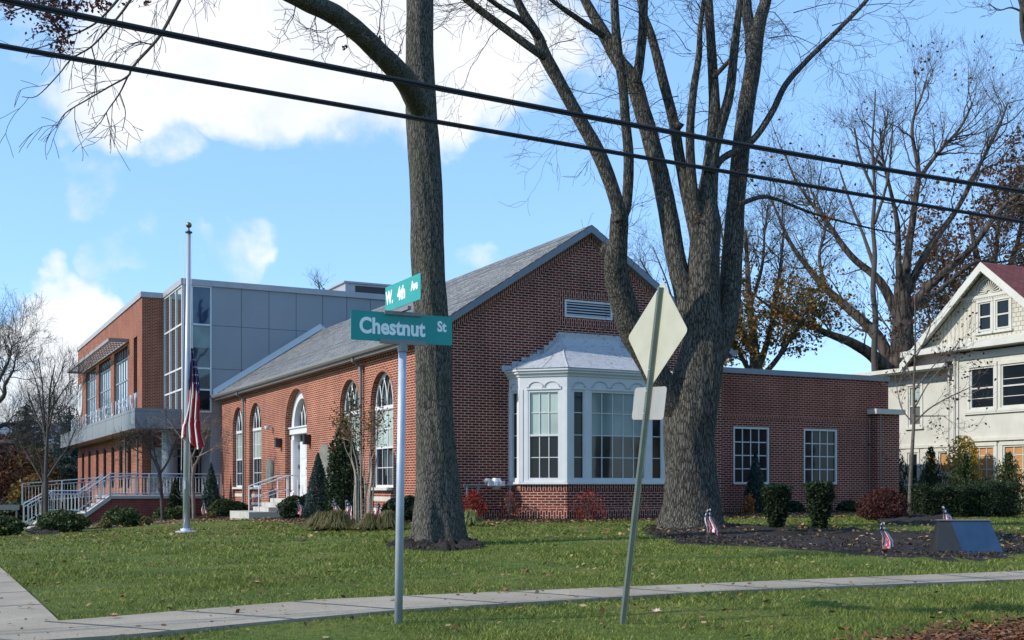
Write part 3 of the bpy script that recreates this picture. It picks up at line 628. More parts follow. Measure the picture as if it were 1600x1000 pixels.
# ------------------------------------------------------------------ brick hall
hall = thing('brick_hall', 'old red brick gabled hall with slate roof, arched windows and white bay window', 'building', (OX, OY, 0), ANG)
HW = 4.42; LEN = 23.3
RZ, RS = 7.80, .652
def rake(u): return RZ-.10-RS*abs(u)
def arch_ring(g, fr, uc, r, sp, w=.11, d=.004, mi=0, n=28):
    for i in range(n):
        a, b = PI*i/n, PI*(i+1)/n
        P = [(uc-q*math.cos(t), d, sp+q*math.sin(t)) for q, t in ((r, a), (r, b), (r+w, b), (r+w, a))]
        ua, ub = r*a*1.1, r*b*1.1
        g.add(fr(P), [[0, 1, 2, 3]], mi, np.array([[(0.05, ua), (0.05, ub), (w+.05, ub), (w+.05, ua)]]))
def build_hall():
    # west facade: u = t along dw, plane s=-HW, outward normal -s
    fw_ = frame((-HW, 0, 0), (0, 1, 0), (-1, 0, 0))
    wins = [3.88, 6.61, 17.55, 20.25]; ops = [dict(u0=c-.89, u1=c+.89, zb=.10, zt=4.05, arch=True, d=.24) for c in wins]
    door = dict(u0=10.9, u1=13.45, zb=.43, zt=4.2, arch=True, d=.5); ops.append(door)
    g = Geo(); wall_open(g, fw_, 0, LEN, -1.6, lambda u: rake(HW), [], ops)
    for c in wins: arch_ring(g, fw_, c, .89, 4.05-.89)
    arch_ring(g, fw_, 12.175, 1.275, 4.2-1.275)
    # corbel band beneath the gutter; eave shadow put into its darker brick courses
    k = 0
    g.box(0, LEN, .002, .05, 4.60, rake(HW), 0, fw_)
    w = g.obj('wall', BRICK_W, hall, uv=True); w['label'] = 'sunlit long brick wall with arched openings'
    g = Geo()
    pr_ = []
    for i in range(int(LEN/.2)): pr_ += [(i*.2, .09), (i*.2+.1, .09), (i*.2+.1, .052), (i*.2+.2, .052)]
    m_ = len(pr_); g.add(fw_([(u, d, z) for z in (4.46, 4.60) for u, d in pr_] + [(u, .01, 4.46) for u, d in pr_]), [[q, q+1, m_+q+1, m_+q] for q in range(m_-1)] + [[q, q+1, 2*m_+q+1, 2*m_+q] for q in range(m_-1)])
    g.obj('corbel_course', BRICK, hall)
    # recessed panels + sills + windows
    for c in wins:
        g = Geo(); g.box(c-.889, c+.889, -.24, -.10, .10, .70, 0, fw_); g.obj('brick_panel', BRICK_W, hall)
        g = Geo(); g.box(c-.885, c+.885, -.24, .03, .72, .80, 0, fw_)
        g.box(c-.885, c+.885, -.10, -.085, .42, .54, 0, fw_); g.box(c-.885, c+.885, -.10, -.085, .12, .22, 0, fw_); g.obj('sill', STONE, hall)
        a, b = c-.88, c+.88
        W = sash(hall, fw_, a, b, .80, 3.05, -.20, 4, [1.36, 2.45], mid=1.92, splits=[(.8, 1.92, GLASS), (1.92, 3.0, SHADE)], fw=.07)
        g = Geo(); r = .88; sp = 4.05-.89; fwv = .085; n = 24
        g.box(a, b, -.23, -.13, 3.0, 3.1, 0, fw_); g.box(a, a+fwv, -.23, -.15, 3.1, sp, 0, fw_); g.box(b-fwv, b, -.23, -.15, 3.1, sp, 0, fw_)
        for i in range(n):
            t0, t1 = PI*i/n, PI*(i+1)/n
            P = [(c-q*math.cos(t), dd, sp+q*math.sin(t)) for dd in (-.15, -.23) for q, t in ((r, t0), (r, t1), (r-fwv, t1), (r-fwv, t0))]
            g.add(fw_(P), [[0, 1, 2, 3], [3, 2, 6, 7], [0, 4, 5, 1]])
        R = 1.35; ri = r-fwv*.5
        for k in range(1, 4):
            uk = a+(b-a)*k/4
            for sg in (-1, 1):
                pts = []
                for j in range(15):
                    th = j/14*1.1; u = uk+sg*R*(1-math.cos(th)); z = 3.1+R*math.sin(th)
                    if (u-c)**2+max(0, z-sp)**2 > ri*ri: break
                    pts.append((u, -.17, z))
                if len(pts) > 2: g.tube(fw_(pts), .016, 4)
        f = g.obj('fanlight', WHITE, hall)
        g = Geo(); n = 20; pts = [(a, -.2, 3.05), (b, -.2, 3.05)] + [(c+(r-.02)*math.cos(PI*i/n), -.2, sp+(r-.02)*math.sin(PI*i/n)) for i in range(n+1)]
        g.poly(fw_(pts)); g.obj('glass', GLASS, f)
    # door
    c = 12.175; r = 1.27; sp = 4.2-1.275; g = Geo(); n = 28
    for i in range(n):
        t0, t1 = PI*i/n, PI*(i+1)/n
        P = [(c-q*math.cos(t), dd, sp+q*math.sin(t)) for dd in (-.22, -.5) for q, t in ((r, t0), (r, t1), (r-.33, t1), (r-.33, t0))]
        g.add(fw_(P), [[0, 1, 2, 3], [3, 2, 6, 7], [0, 4, 5, 1]])
    for sx in (-1, 1):
        u0, u1 = sorted((c+sx*1.27, c+sx*.93)); g.box(u0, u1, -.5, -.22, .44, sp-.27, 0, fw_)
        g.box(u0+.05, u1-.05, -.22, -.19, .7, sp-.45, 0, fw_); g.box(u0-.0, u1+.0, -.22, -.17, .44, .62, 0, fw_)
    g.box(c-1.27, c+1.27, -.5, -.15, sp-.27, sp-.02, 0, fw_); g.box(c-1.27, c+1.27, -.16, -.10, sp-.07, sp-.02, 0, fw_)
    dm = g.obj('door_surround', WHITE, hall)
    g = Geo(); g.box(c-.93, c+.93, -.5, -.46, 2.42, sp-.27, 0, fw_)
    pts = [(c+.94*math.cos(PI*i/20), -.42, sp+.94*math.sin(PI*i/20)) for i in range(21)]; g.poly(fw_(pts)); g.obj('glass', GLASS, dm)
    g = Geo()
    for k in range(1, 5):
        for sg in (-1, 1):
            pts = []
            for j in range(15):
                th = j/14*1.1; u = c-.94+1.88*k/5+sg*1.4*(1-math.cos(th)); z = sp+1.4*math.sin(th)
                if (u-c)**2+(z-sp)**2 > .93**2: break
                pts.append((u, -.40, z))
            if len(pts) > 2: g.tube(fw_(pts), .017, 4)
    g.obj('tracery', WHITE, dm)
    g = Geo()
    for sx in (-1, 1):
        u0, u1 = sorted((c+sx*.01, c+sx*.92)); g.box(u0, u1, -.5, -.42, .44, 2.40, 0, fw_)
        for (za, zb) in ((.6, 1.1), (1.2, 1.7), (1.8, 2.3)): g.box(u0+.14, u1-.14, -.42, -.405, za, zb, 0, fw_)
    d = g.obj('door', WHITE, hall); g = Geo()
    for z in (.75, 1.45, 2.15): g.box(c+.89, c+.925, -.42, -.38, z, z+.14, 0, fw_)
    g.lathe([(.0, -.03), (.03, -.02), (.03, .02), (0, .03)], 8, tuple(fw_([[c-.1, -.36, 1.45]])[0])); g.obj('handle', DKBRN, d)
    # gable wall: plane t=0, outward -t
    fg = frame((0, 0, 0), (1, 0, 0), (0, -1, 0))
    vent = dict(u0=-.745, u1=.735, zb=5.32, zt=5.78, d=.12)
    g = Geo(); wall_open(g, fg, -HW, HW, -1.6, rake, [0.0], [vent], .12)
    # rake soldier band
    for sg in (-1, 1):
        L_ = math.hypot(HW, HW*RS); nx_, nz_ = -RS/math.hypot(1, RS), -1/math.hypot(1, RS)
        P = [(0, .003, rake(0)), (sg*HW, .003, rake(HW)), (sg*HW, .003, rake(HW)-.36), (0, .003, rake(0)-.36)]
        g.add(fg(P), [[0, 1, 2, 3]], 0, np.array([[(0.0, 0), (0.0, L_), (.30, L_), (.30, 0)]]))
    # soldiers round the vent
    for (a, b, za, zb) in ((-.95, .95, 5.83, 6.03), (-.95, .95, 5.08, 5.28), (-.98, -.78, 5.28, 5.83), (.78, .98, 5.28, 5.83)):
        g.add(fg([(a, .004, za), (b, .004, za), (b, .004, zb), (a, .004, zb)]), [[0, 1, 2, 3]], 0, np.array([[(za, a), (za, b), (zb, b), (zb, a)]]))
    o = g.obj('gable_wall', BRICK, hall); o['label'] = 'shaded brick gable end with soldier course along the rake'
    # plinth
    g = Geo()
    g.box(-HW-.03, HW, 0, .035, -1.6, .25, 0, fg)
    for sx, fr, u0, u1 in ((0, fg, -HW-.03, HW),):
        g.add(fr([(u0, .038, -.3), (u1, .038, -.3), (u1, .038, .22), (u0, .038, .22)]), [[0, 1, 2, 3]], 0, np.array([[(-.3, u0), (-.3, u1), (.22, u1), (.22, u0)]])*1.0)
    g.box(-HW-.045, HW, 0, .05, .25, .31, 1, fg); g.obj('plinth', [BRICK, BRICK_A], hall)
    # vent
    g = Geo(); fwv = .05
    g.box(-.745, .735, -.03, .02, 5.32, 5.32+fwv, 0, fg); g.box(-.745, .735, -.03, .02, 5.78-fwv, 5.78, 0, fg)
    g.box(-.745, -.745+fwv, -.03, .02, 5.37, 5.73, 0, fg); g.box(.735-fwv, .735, -.03, .02, 5.37, 5.73, 0, fg)
    for i in range(5):
        z = 5.38+i*.072
        g.add(fg([(-.70, .015, z), (.69, .015, z), (.69, -.03, z+.042), (-.70, -.03, z+.042)]), [[0, 1, 2, 3]])
    v = g.obj('louvre_vent', WHITE, hall); g = Geo(); g.box(-.74, .73, -.12, -.10, 5.33, 5.77, 0, fg); g.obj('backing', DKBRN, v)
    # roof
    E = 4.74; y0, y1 = -.16, LEN; g = Geo()
    for sg in (-1, 1):
        n = 22
        for k in range(n):   # slate courses as real laps
            a, b = E*k/n, E*(k+1)/n; za, zb = RZ-RS*a, RZ-RS*b
            g.add([(sg*a, y0, za), (sg*a, y1, za), (sg*b, y1, zb+.014), (sg*b, y0, zb+.014)], [[0, 1, 2, 3]])
            g.add([(sg*b, y0, zb+.014), (sg*b, y1, zb+.014), (sg*b, y1, zb-.004), (sg*b, y0, zb-.004)], [[0, 1, 2, 3]], 0)
    r_ = g.obj('roof', SLATE, hall)
    g = Geo()
    for sg in (-1, 1):
        # rake fascia board
        g.add([(0, y0, RZ-.012), (sg*E, y0, RZ-RS*E-.012), (sg*E, y0, RZ-RS*E-.20), (0, y0, RZ-.20), (0, 0.01, RZ-.012), (sg*E, 0.01, RZ-RS*E-.012), (sg*E, 0.01, RZ-RS*E-.20), (0, 0.01, RZ-.20)], [[0, 1, 2, 3], [3, 2, 6, 7], [4, 5, 6, 7]])
    g.obj('rake_board', COPING, r_)
    g = Geo()
    for sg in (-1, 1):
        P = [(sg*(E-.0), 4.74), (sg*(E+.13), 4.74), (sg*(E+.13), 4.66), (sg*(E+.10), 4.60), (sg*(E), 4.58)]
        P = [(x, z-.02) for x, z in P]; m = len(P)
        V = [(x, y, z) for y in (-.16, LEN) for x, z in P]; g.add(V, [[i, (i+1) % m, m+(i+1) % m, m+i] for i in range(m)]); g.poly(V[:m][::-1]); g.poly(V[m:])
        x0, x1 = sorted((sg*HW, sg*E)); g.box(x0, x1, 0.0, LEN, 4.50, 4.56)
        g.box(*sorted((sg*(HW+.02), sg*(E-.05))), 0.0, LEN, 4.56, 4.64)
    g.obj('gutter', GUT, r_)
    for t in (5.35, 19.05):
        g = Geo(); x = -HW-.09
        g.tube([(-E-.02, t, 4.55), (-E-.02, t, 4.46), (x, t, 4.30), (x, t, -.6)], .045, 8); g.box(x-.05, x+.06, t-.07, t+.07, 4.2, 4.34)
        g.obj('downspout', GUT, hall)
    # flashing against the modern block
    g = Geo()
    for sg in (-1, 1):
        g.add([(0, LEN-.02, RZ+.02), (sg*E, LEN-.02, RZ-RS*E+.02), (sg*E, LEN-.02, RZ-RS*E+.28), (0, LEN-.02, RZ+.30)], [[0, 1, 2, 3]])
        g.add([(0, LEN-.02, RZ+.025), (sg*E, LEN-.02, RZ-RS*E+.025), (sg*E, LEN-.25, RZ-RS*E+.025), (0, LEN-.25, RZ+.025)], [[0, 1, 2, 3]])
    g.obj('flashing', WHITE, r_)
    # back/right wall
    g = Geo(); g.box(HW-.2, HW, .004, LEN, -1.6, 4.7); g.obj('side_wall', BRICK, hall)
    # tablets on the west wall
    for (t, w_, z0, z1, rd, m) in ((15.4, .95, 1.0, 1.85, False, STONE), (8.9, 1.3, .85, 2.2, True, STONE), (15.0, .8, -.1, .75, False, DKBRN)):
        g = Geo(); pts = [(t-w_/2, z0), (t+w_/2, z0)]
        if rd: pts += [(t+w_/2*math.cos(a), z1-w_/2+w_/2*math.sin(a)) for a in np.linspace(0, PI, 15)]
        else: pts += [(t+w_/2, z1-.12), (t+w_/2-.12, z1-.08), (t+.12, z1), (t-.12, z1), (t-w_/2+.12, z1-.08), (t-w_/2, z1-.12)]
        A = fw_([(u, .05, z) for u, z in pts]); B = fw_([(u, 0, z) for u, z in pts]); m_ = len(pts)
        g.poly(A); g.add(np.r_[A, B], [[i, (i+1) % m_, m_+(i+1) % m_, m_+i] for i in range(m_)])
        o = g.obj('wall_tablet', plain('weathered_tablet%d' % int(t), (.17,.16,.13) if m is STONE else (.03,.03,.03), .6, .35, 5, bump=.5), hall)
        if m is not STONE: o['label'] = 'dark plaque below the grey tablet'
    # lanterns
    for t in (10.55, 13.95):
        g = Geo(); g.box(t-.10, t+.10, .03, .22, 2.22, 2.52, 0, fw_); g.box(t-.12, t+.12, .02, .24, 2.515, 2.55, 0, fw_); g.box(t-.06, t+.06, .0, .04, 2.27, 2.47, 0, fw_); l_ = g.obj('wall_lantern', DKBRN, hall)
    g = Geo(); g.box(15.0, 15.12, 0, .2, 2.98, 3.04, 0, fw_); g.lathe([(0,-.1),(.07,-.07),(.09,0),(.09,.05),(0,.06)], 12, tuple(fw_([[15.06, .22, 2.98]])[0])); g.obj('security_camera', WHITE, hall)
build_hall()

def build_bay():
    bay = bpy.data.objects.new('bay_window', None); COL.objects.link(bay); bay.parent = hall
    V0 = [(-2.40, 0), (-2.40, -.60), (-1.52, -1.48), (1.52, -1.48), (2.40, -.60), (2.40, 0)]
    g = Geo(); gb = Geo(); gt = Geo()
    def seg(i):
        a = np.array(V0[i]); b = np.array(V0[i+1]); L_ = np.linalg.norm(b-a); T = (b-a)/L_; N = np.array([T[1], -T[0]])
        return frame((*a, 0), (*T, 0), (*N, 0)), L_
    z0, z1 = .93, 3.68
    for i in range(5):
        fr, L_ = seg(i); m = .10
        # base brick
        gb.add(fr([(0, -.03, -1.6), (L_, -.03, -1.6), (L_, -.03, .90), (0, -.03, .90)]), [[0, 1, 2, 3]])
        gb.add(fr([(0, -.026, .72), (L_, -.026, .72), (L_, -.026, .90), (0, -.026, .90)]), [[0, 1, 2, 3]], 0, np.array([[(.72, 0), (.72, L_), (.90, L_), (.90, 0)]]))
        e = .035*math.tan(PI/8)
        gb.add(fr([(-e, .008, -1.6), (L_+e, .008, -1.6), (L_+e, .008, .22), (-e, .008, .22)]), [[0, 1, 2, 3]], 0, np.array([[(-1.6, 0), (-1.6, L_), (.22, L_), (.22, 0)]]))
        gb.add(fr([(-e, .008, .22), (L_+e, .008, .22), (L_, -.028, .30), (0, -.028, .30)]), [[0, 1, 2, 3]], 1)
        # sill + head panels
        gt.box(-.02, L_+.02, -.06, .045, .885, .935, 0, fr)
        ops = []
        if i in (0, 4): ops = [dict(u0=.13, u1=.47, zb=1.0, zt=3.25)]
        elif i in (1, 3): ops = [dict(u0=.22, u1=1.05, zb=1.0, zt=3.25)]
        else: ops = [dict(u0=.16, u1=.52, zb=1.0, zt=3.25), dict(u0=.68, u1=2.36, zb=1.0, zt=3.25), dict(u0=2.52, u1=2.88, zb=1.0, zt=3.25)]
        wall_open(g, fr, 0, L_, .93, lambda u: z1, [], ops, .07)
        for o in ops:
            w = o['u1']-o['u0']; nx = 1 if w < .5 else (3 if w < 1 else 5)
            if i == 1: sp = [(1.0, 2.12, GLASS), (2.12, 3.25, SHADE)]
            elif w > 1: sp = [(1.0, 2.10, GLASS2), (2.10, 3.25, SHADEW)]
            else: sp = [(1.0, 3.25, GLASS)]
            rows = [1.0+2.25*k/4 for k in (1, 2, 3)] if w < .5 or w > 1 else [1.56, 2.69]
            sash(bay, fr, o['u0'], o['u1'], 1.0, 3.25, -.06, nx, rows, fw=.045, mw=.02, mid=2.12 if .5 < w < 1 else None, splits=sp)
        # pilaster strips at corners, scroll ornament
        for u in (0.0, L_-.09): gt.box(u+.0, u+.09, .0, .014, .95, 3.28, 0, fr)
        for o in ops:
            w = o['u1']-o['u0']; k = 1 if w < .5 else (2 if w < 1 else 3)
            for q in range(k):
                c = o['u0']+w*(q+.5)/k; r = min(.17, w/k*.36)
                pts = [(c-r*1.25*math.cos(t), .012, 3.335+r*.9*math.sin(t)) for t in np.linspace(0, PI, 13)]
                gt.tube(fr(pts), .012, 4, mi=1)
                for sx in (-1, 1):
                    for kk in (1.35, 1.6): gt.tube(fr([(c+sx*r*kk, .012, 3.31), (c+sx*r*(kk+.06), .012, 3.34), (c+sx*r*(kk-.02), .012, 3.375-.02*kk)]), .009, 4, mi=1)
            gt.box(o['u0']-.04, o['u1']+.04, .0, .02, 3.27, 3.31, 0, fr)
    # cornice (mitred rings)
    def ring(off):
        return [(-2.40-off, 0), (-2.40-off, -.60-off*math.tan(PI/8)), (-1.52-off*math.tan(PI/8), -1.48-off), (1.52+off*math.tan(PI/8), -1.48-off), (2.40+off, -.60-off*math.tan(PI/8)), (2.40+off, 0)]
    prof = [(.0, 3.60), (.03, 3.60), (.04, 3.64), (.09, 3.68), (.09, 3.72), (.13, 3.74), (.13, 3.79), (.0, 3.80)]
    V = []; 
    for off, z in prof: V += [(x, y, z) for x, y in ring(off)]
    gt.add(V, [[i*6+j, i*6+j+1, (i+1)*6+j+1, (i+1)*6+j] for i in range(len(prof)-1) for j in range(5)])
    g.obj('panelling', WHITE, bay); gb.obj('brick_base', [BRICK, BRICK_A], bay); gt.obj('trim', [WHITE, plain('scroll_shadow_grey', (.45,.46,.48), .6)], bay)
    # bell roof
    g = Geo(); n = 14; V = []
    top = [(-.90, 0), (-.90, -.05), (-.88, -.08), (.88, -.08), (.90, -.05), (.90, 0)]
    base = ring(.15)
    for k in range(n+1):
        f = k/n; h = f**1.0; w = (1-f)**1.75*.93+(1-f)*.07
        z = 3.80 + 1.04*f
        V += [(tx+(bx-tx)*w, ty+(by-ty)*w, z) for (tx, ty), (bx, by) in zip(top, base)]
    g.add(V, [[i*6+j, i*6+j+1, (i+1)*6+j+1, (i+1)*6+j] for i in range(n) for j in range(5)])
    # ridges on the roof
    for j in (1, 2, 3, 4): g.tube([V[i*6+j] for i in range(n+1)], .018, 5)
    for (j0, j1, f) in ((1, 2, .5), (0, 1, .5)): g.tube([tuple(np.array(V[i*6+j0])*(1-f)+np.array(V[i*6+j1])*f) for i in range(n+1)], .012, 5)
    o = g.obj('bay_roof', LEADROOF, bay, smooth=False)
    g = Geo()
    # stepped flashing against the wall
    steps = 9
    for sg in (-1, 1):
        for k in range(steps):
            f0 = k/steps; w0 = (1-f0)**1.75*.93+(1-f0)*.07; x = .90+(2.55-.90)*w0; f1 = (k+1)/steps; w1 = (1-f1)**1.75*.93+(1-f1)*.07; x1 = .90+(2.55-.90)*w1
            zt = 3.80+1.04*f1+.03; a, b = sorted((sg*(x+.06), sg*(x1-.06)))
            g.box(a, b, -.02-.0015*k, 0, 3.80+1.04*f0-.02, zt)
    g.box(-.95, .95, -.045, 0, 4.80, 4.90); g.box(-.93, .93, -.11, -.04, 4.72, 4.84)
    g.obj('step_flashing', LEADROOF, bay)
build_bay()

def build_annex():
    y = .92; fa = frame((0, y, 0), (1, 0, 0), (0, -1, 0)); x0, x1 = HW-.1, 11.75
    ops = [dict(u0=5.55, u1=6.90, zb=.90, zt=2.61), dict(u0=8.25, u1=9.60, zb=.90, zt=2.61)]
    g = Geo(); wall_open(g, fa, x0, x1, -1.2, lambda u: 2.82, [], ops, .10)
    g.add(fa([(x0, .004, .66), (x1, .004, .66), (x1, .004, .70), (x0, .004, .70)]), [[0, 1, 2, 3]])
    g.box(x1-.02, x1, -8, -.002, -1.2, 2.8, 0, fa)
    g.obj('annex_wall', brick('annex_lower_brick', (.110,.017,.011), (.205,.037,.024), (.54,.36,.29), ms=.0092), hall)
    g = Geo(); g.box(x0, x1, -.05, .006, 2.96, 4.20, 0, fa); g.box(x1-.01, x1+.01, -8, -.052, 2.82, 4.2, 0, fa)
    g.add(fa([(x0, .02, 2.82), (x1, .02, 2.82), (x1, .02, 2.96), (x0, .02, 2.96)]), [[0, 1, 2, 3]], 0, np.array([[(2.82, x0), (2.82, x1), (2.98, x1), (2.98, x0)]]))
    g.box(x0, x1, -.02, .018, 2.82, 2.96, 0, fa)
    g.obj('annex_parapet', BRICK_A, hall)
    g = Geo(); g.box(x0, x1+.03, -.4, .05, 4.19, 4.35, 0, fa); g.box(x1-.3, x1+.03, -8, -.4, 4.19, 4.35, 0, fa); g.box(x0, x1+.035, -.4, .056, 4.19, 4.215, 0, fa); g.obj('coping', COPING, hall)
    g = Geo(); g.box(x0, x1-.3, -8, -.4, 4.0, 4.1, 0, fa); g.obj('annex_roof', COPING, hall)
    g = Geo(); g.box(x0, x1, 0, .03, -1.2, .18, 0, fa); g.add(fa([(x0, .034, -.4), (x1, .034, -.4), (x1, .034, .18), (x0, .034, .18)]), [[0, 1, 2, 3]], 0, np.array([[(-.4, x0), (-.4, x1), (.18, x1), (.18, x0)]])); g.obj('plinth', BRICK, hall)
    for o in ops:
        sash(hall, fa, o['u0'], o['u1'], o['zb'], o['zt'], -.06, 4, [o['zb']+.055+(1.6)*k/4 for k in (1, 2, 3)], fw=.06, mw=.028, gl=GLASS)
        g = Geo(); g.box(o['u0']-.04, o['u1']+.04, -.1, .03, .84, .90, 0, fa); g.obj('sill', BRICK_A, hall)
    # right pier with white cap, two conduits
    g = Geo(); g.box(11.0, 11.95, .0, .28, -1.2, 3.12, 0, fa); g.obj('pier', BRICK, hall)
    g = Geo(); g.box(10.85, 12.1, -.02, .40, 3.12, 3.28, 0, fa); g.obj('pier_cap', WHITE_OLD, hall)
    g = Geo(); g.tube(fa([(11.12, .31, 3.1), (11.12, .31, .3)]), .014, 6); g.tube(fa([(10.9, .05, 3.0), (10.9, .05, .3)]), .014, 6); g.obj('conduit', GUT, hall)
    g = Geo(); g.box(4.56, 4.80, .94, 1.10, 4.45, 4.75, 0, frame((0, 0, 0), (1, 0, 0), (0, 1, 0))); g.obj('floodlight', GUT, hall)
build_annex()

def door_steps():
    st = thing('entrance_steps', 'pale concrete entrance steps with slim white handrails below the white arched door', 'steps', (*L2W(-HW, 12.17), 0), ANG)
    g = Geo()
    for z, d, w in ((.42, .62, 1.0), (.28, .92, 1.0), (.13, 1.22, 1.0), (-.01, 1.95, 1.3)): g.box(-d, -.01-.001*d, -w, w, -1.2, z)
    g.obj('tread', CONC, st)
    for y in (-.65, .65):
        g = Geo(); g.tube([(-.10, y, 1.20), (-.45, y, 1.20), (-1.45, y, .84)], .024, 6)
        for x, zt, zb in ((-.12, 1.2, .42), (-.45, 1.2, .42), (-1.45, .84, -.02)): g.tube([(x, y, zt), (x, y, zb)], .02, 6)
        g.tube([(-.45, y, .75), (-1.45, y, .40)], .012, 5); g.obj('handrail', WHITE, st)
door_steps()

def gas_meter():
    p = L2W(-2.9, -.35); m = thing('gas_meter', 'grey gas meter with pipe manifold against the gable wall', 'gas meter', (*p, 0), ANG)
    g = Geo(); g.tube([(-.95, 0, .86), (.75, 0, .86)], .03, 8); g.tube([(-.85, 0, .86), (-.85, 0, .55)], .03, 8); g.tube([(-.55, 0, .86), (-.55, 0, .45)], .03, 8)
    g.tube([(.35, 0, .86), (.35, 0, .1), (.62, 0, .1), (.62, 0, -.2)], .035, 8); g.obj('pipe', GUT, m)
    g = Geo(); g.lathe([(0,-.14),(.10,-.14),(.15,-.05),(.15,.05),(.10,.14),(0,.14)], 14, (-.05, -.02, .9)); g.box(-.3, .15, -.12, .1, .84, .97); g.lathe([(0,0),(.09,0),(.11,.05),(.06,.1),(0,.1)], 12, (-.28, 0, .93)); g.obj('meter_body', ALU, m)
    g = Geo(); g.lathe([(0,0),(.05,0),(.05,.12),(0,.12)], 10, (.35, -.01, .6)); g.obj('valve', GUT, m)
gas_meter()

# ------------------------------------------------------------------ modern building
def modern():
    mb = thing('modern_building', 'modern two storey block of orange brick and grey metal panels with canopy', 'building', (OX, OY, 0), ANG)
    T = 23.3; TOP = 9.64; sL = -6.02
    fp = frame((0, T, 0), (1, 0, 0), (0, -1, 0))
    g = Geo(); g.box(-4.81, 9.0, -.3, 0, -1, TOP-.25, 0, fp)
    g.box(sL, -5.66, -.3, 0, 3.9, TOP-.25, 0, fp)
    o = g.obj('panel_wall', GREYP, mb)
    g = Geo()
    for s in [-3.52, -2.31, -1.09, .13, 1.26, 2.4, 3.6, 4.8, 6.0]: g.box(s-.012, s+.012, 0, .004, 3.5, TOP-.25, 0, fp)
    for z in (7.73, 5.87): g.box(-4.81, 9, 0, .0035, z-.012, z+.012, 0, fp); g.box(sL, -5.66, 0, .0035, z-.012, z+.012, 0, fp)
    g.obj('panel_joint', JOINT, o)
    g = Geo(); g.box(sL-.08, 9.1, -.6, .08, TOP-.25, TOP, 0, fp); g.box(sL-.08, sL+.3, -4.2, -.6, TOP-.25, TOP, 0, fp); g.obj('coping', COPING_L, mb)
    # body behind
    g = Geo(); g.box(-4.4, 9.0, -14, -.32, -1, TOP-.4, 0, fp); g.obj('upper_body', GREYP, mb)
    # rooftop unit
    g = Geo(); g.box(2.4, 6.5, -7, -3.5, TOP-.4, TOP+1.05, 0, fp); g.box(2.3, 6.6, -7.1, -3.4, TOP+1.05, TOP+1.13, 0, fp); o = g.obj('rooftop_unit', COPING_L, mb); g = Geo(); g.box(2.9, 6.0, -3.5, -3.48, TOP+.45, TOP+.95, 0, fp); g.obj('grille', DKBRN, o)
    # front glass strip
    lv = [4.02, 4.96, 5.87, 6.75, 7.73, 9.36]
    gg = [GLASS, GLASSC, GLASSC, SHADEW, GLASSB]
    fr = Geo()
    for z in lv:
        if abs(z-6.75) > .01: fr.box(-5.66, -4.81, -.04, .03, z-.035, z+.035, 0, fp)
    fr.box(-5.66, -5.60, -.04, .03, 4.0, 9.38, 0, fp); fr.box(-4.87, -4.81, -.04, .031, 4.0, 9.38, 0, fp)
    w = fr.obj('window', WHITE, mb)
    for a, b, m in zip(lv[:-1], lv[1:], gg): q = Geo(); q.box(-5.61, -4.86, -.05, -.02, a, b, 0, fp); q.obj('glass', m, w)
    # west curtain glass s = sL, t from 23.3 to 27.4
    fw2 = frame((sL, T, 0), (0, 1, 0), (-1, 0, 0)); fr = Geo(); D = 4.1
    for u in (0.02, 1.37, 2.73, D-.03): fr.box(u-.035, u+.035, -.02, .03, 3.95, 9.39, 0, fw2)
    for z in (4.02, 4.96, 5.87, 7.73, 9.35): fr.box(0, D, -.018, .024, z-.035, z+.035, 0, fw2)
    w = fr.obj('curtain_wall', WHITE, mb); q = Geo(); q.box(0, D, -.03, -.016, 4.0, 9.38, 0, fw2); q.obj('glass', GLASSM, w)
    # brick block: front face t=27.4 from s=-7 inward; west face s=-7
    tb = T+4.1; sB = -7.0; fb = frame((0, tb, 0), (1, 0, 0), (0, -1, 0)); fw3 = frame((sB, tb, 0), (0, 1, 0), (-1, 0, 0)); LB = 23.7
    g = Geo(); g.add(fb([(sB, 0, -1.5), (-4.4, 0, -1.5), (-4.4, 0, 9.38), (sB, 0, 9.38)]), [[0, 1, 2, 3]])
    bays = [(3.95, 8.45), (9.6, 14.2), (15.3, 19.8)]
    ops = [dict(u0=a, u1=b, zb=4.05, zt=7.66, d=.15) for a, b in bays] + [dict(u0=1.3, u1=2.3, zb=4.05, zt=7.78, d=.3)]
    low = [dict(u0=u, u1=u+1.1, zb=.75, zt=2.9, d=.15) for u in (3.0, 5.6, 8.3, 11.2, 14.2, 17.6, 20.6)]
    wall_open(g, fw3, 0, LB, -1.8, lambda u: 9.38, [], ops+low, .15)
    o = g.obj('wall', BRICK_M, mb)
    g = Geo(); g.box(sB-.06, -6.1, -.3, .06, 9.38, 9.62, 0, fb); g.box(0, LB+.06, -.3, .06, 9.38, 9.62, 0, fw3); g.obj('coping', COPING_L, mb)
    g = Geo(); g.box(sB+.2, 8, -.3-LB+.3, -.3, 9.0, 9.1, 0, fb); g.obj('roof', COPING, mb)
    for a, b in bays:
        fr = Geo(); n = 6
        for i in range(n+1): u = a+(b-a)*i/n; fr.box(u-.028, u+.028, -.13, -.09, 4.05, 7.66, 0, fw3)
        for z in (4.3, 5.05, 6.05, 7.1): fr.box(a, b, -.129, -.085, z-.04, z+.04, 0, fw3)
        w = fr.obj('window', plain('teal_mullion', (.16,.21,.24), .4, .05), mb) if 'teal_mullion' not in MATS else fr.obj('window', MATS['teal_mullion'], mb)
        q = Geo(); q.box(a, b, -.14, -.12, 4.05, 7.1, 0, fw3); q.obj('glass', GLASSR, w); q = Geo(); q.box(a, b, -.14, -.12, 7.1, 7.66, 0, fw3); q.obj('spandrel', GLASS, w)
    q = Geo(); q.box(1.3, 2.3, -.3, -.26, 4.05, 7.78, 0, fw3); q.obj('slot_window', GLASS, mb)
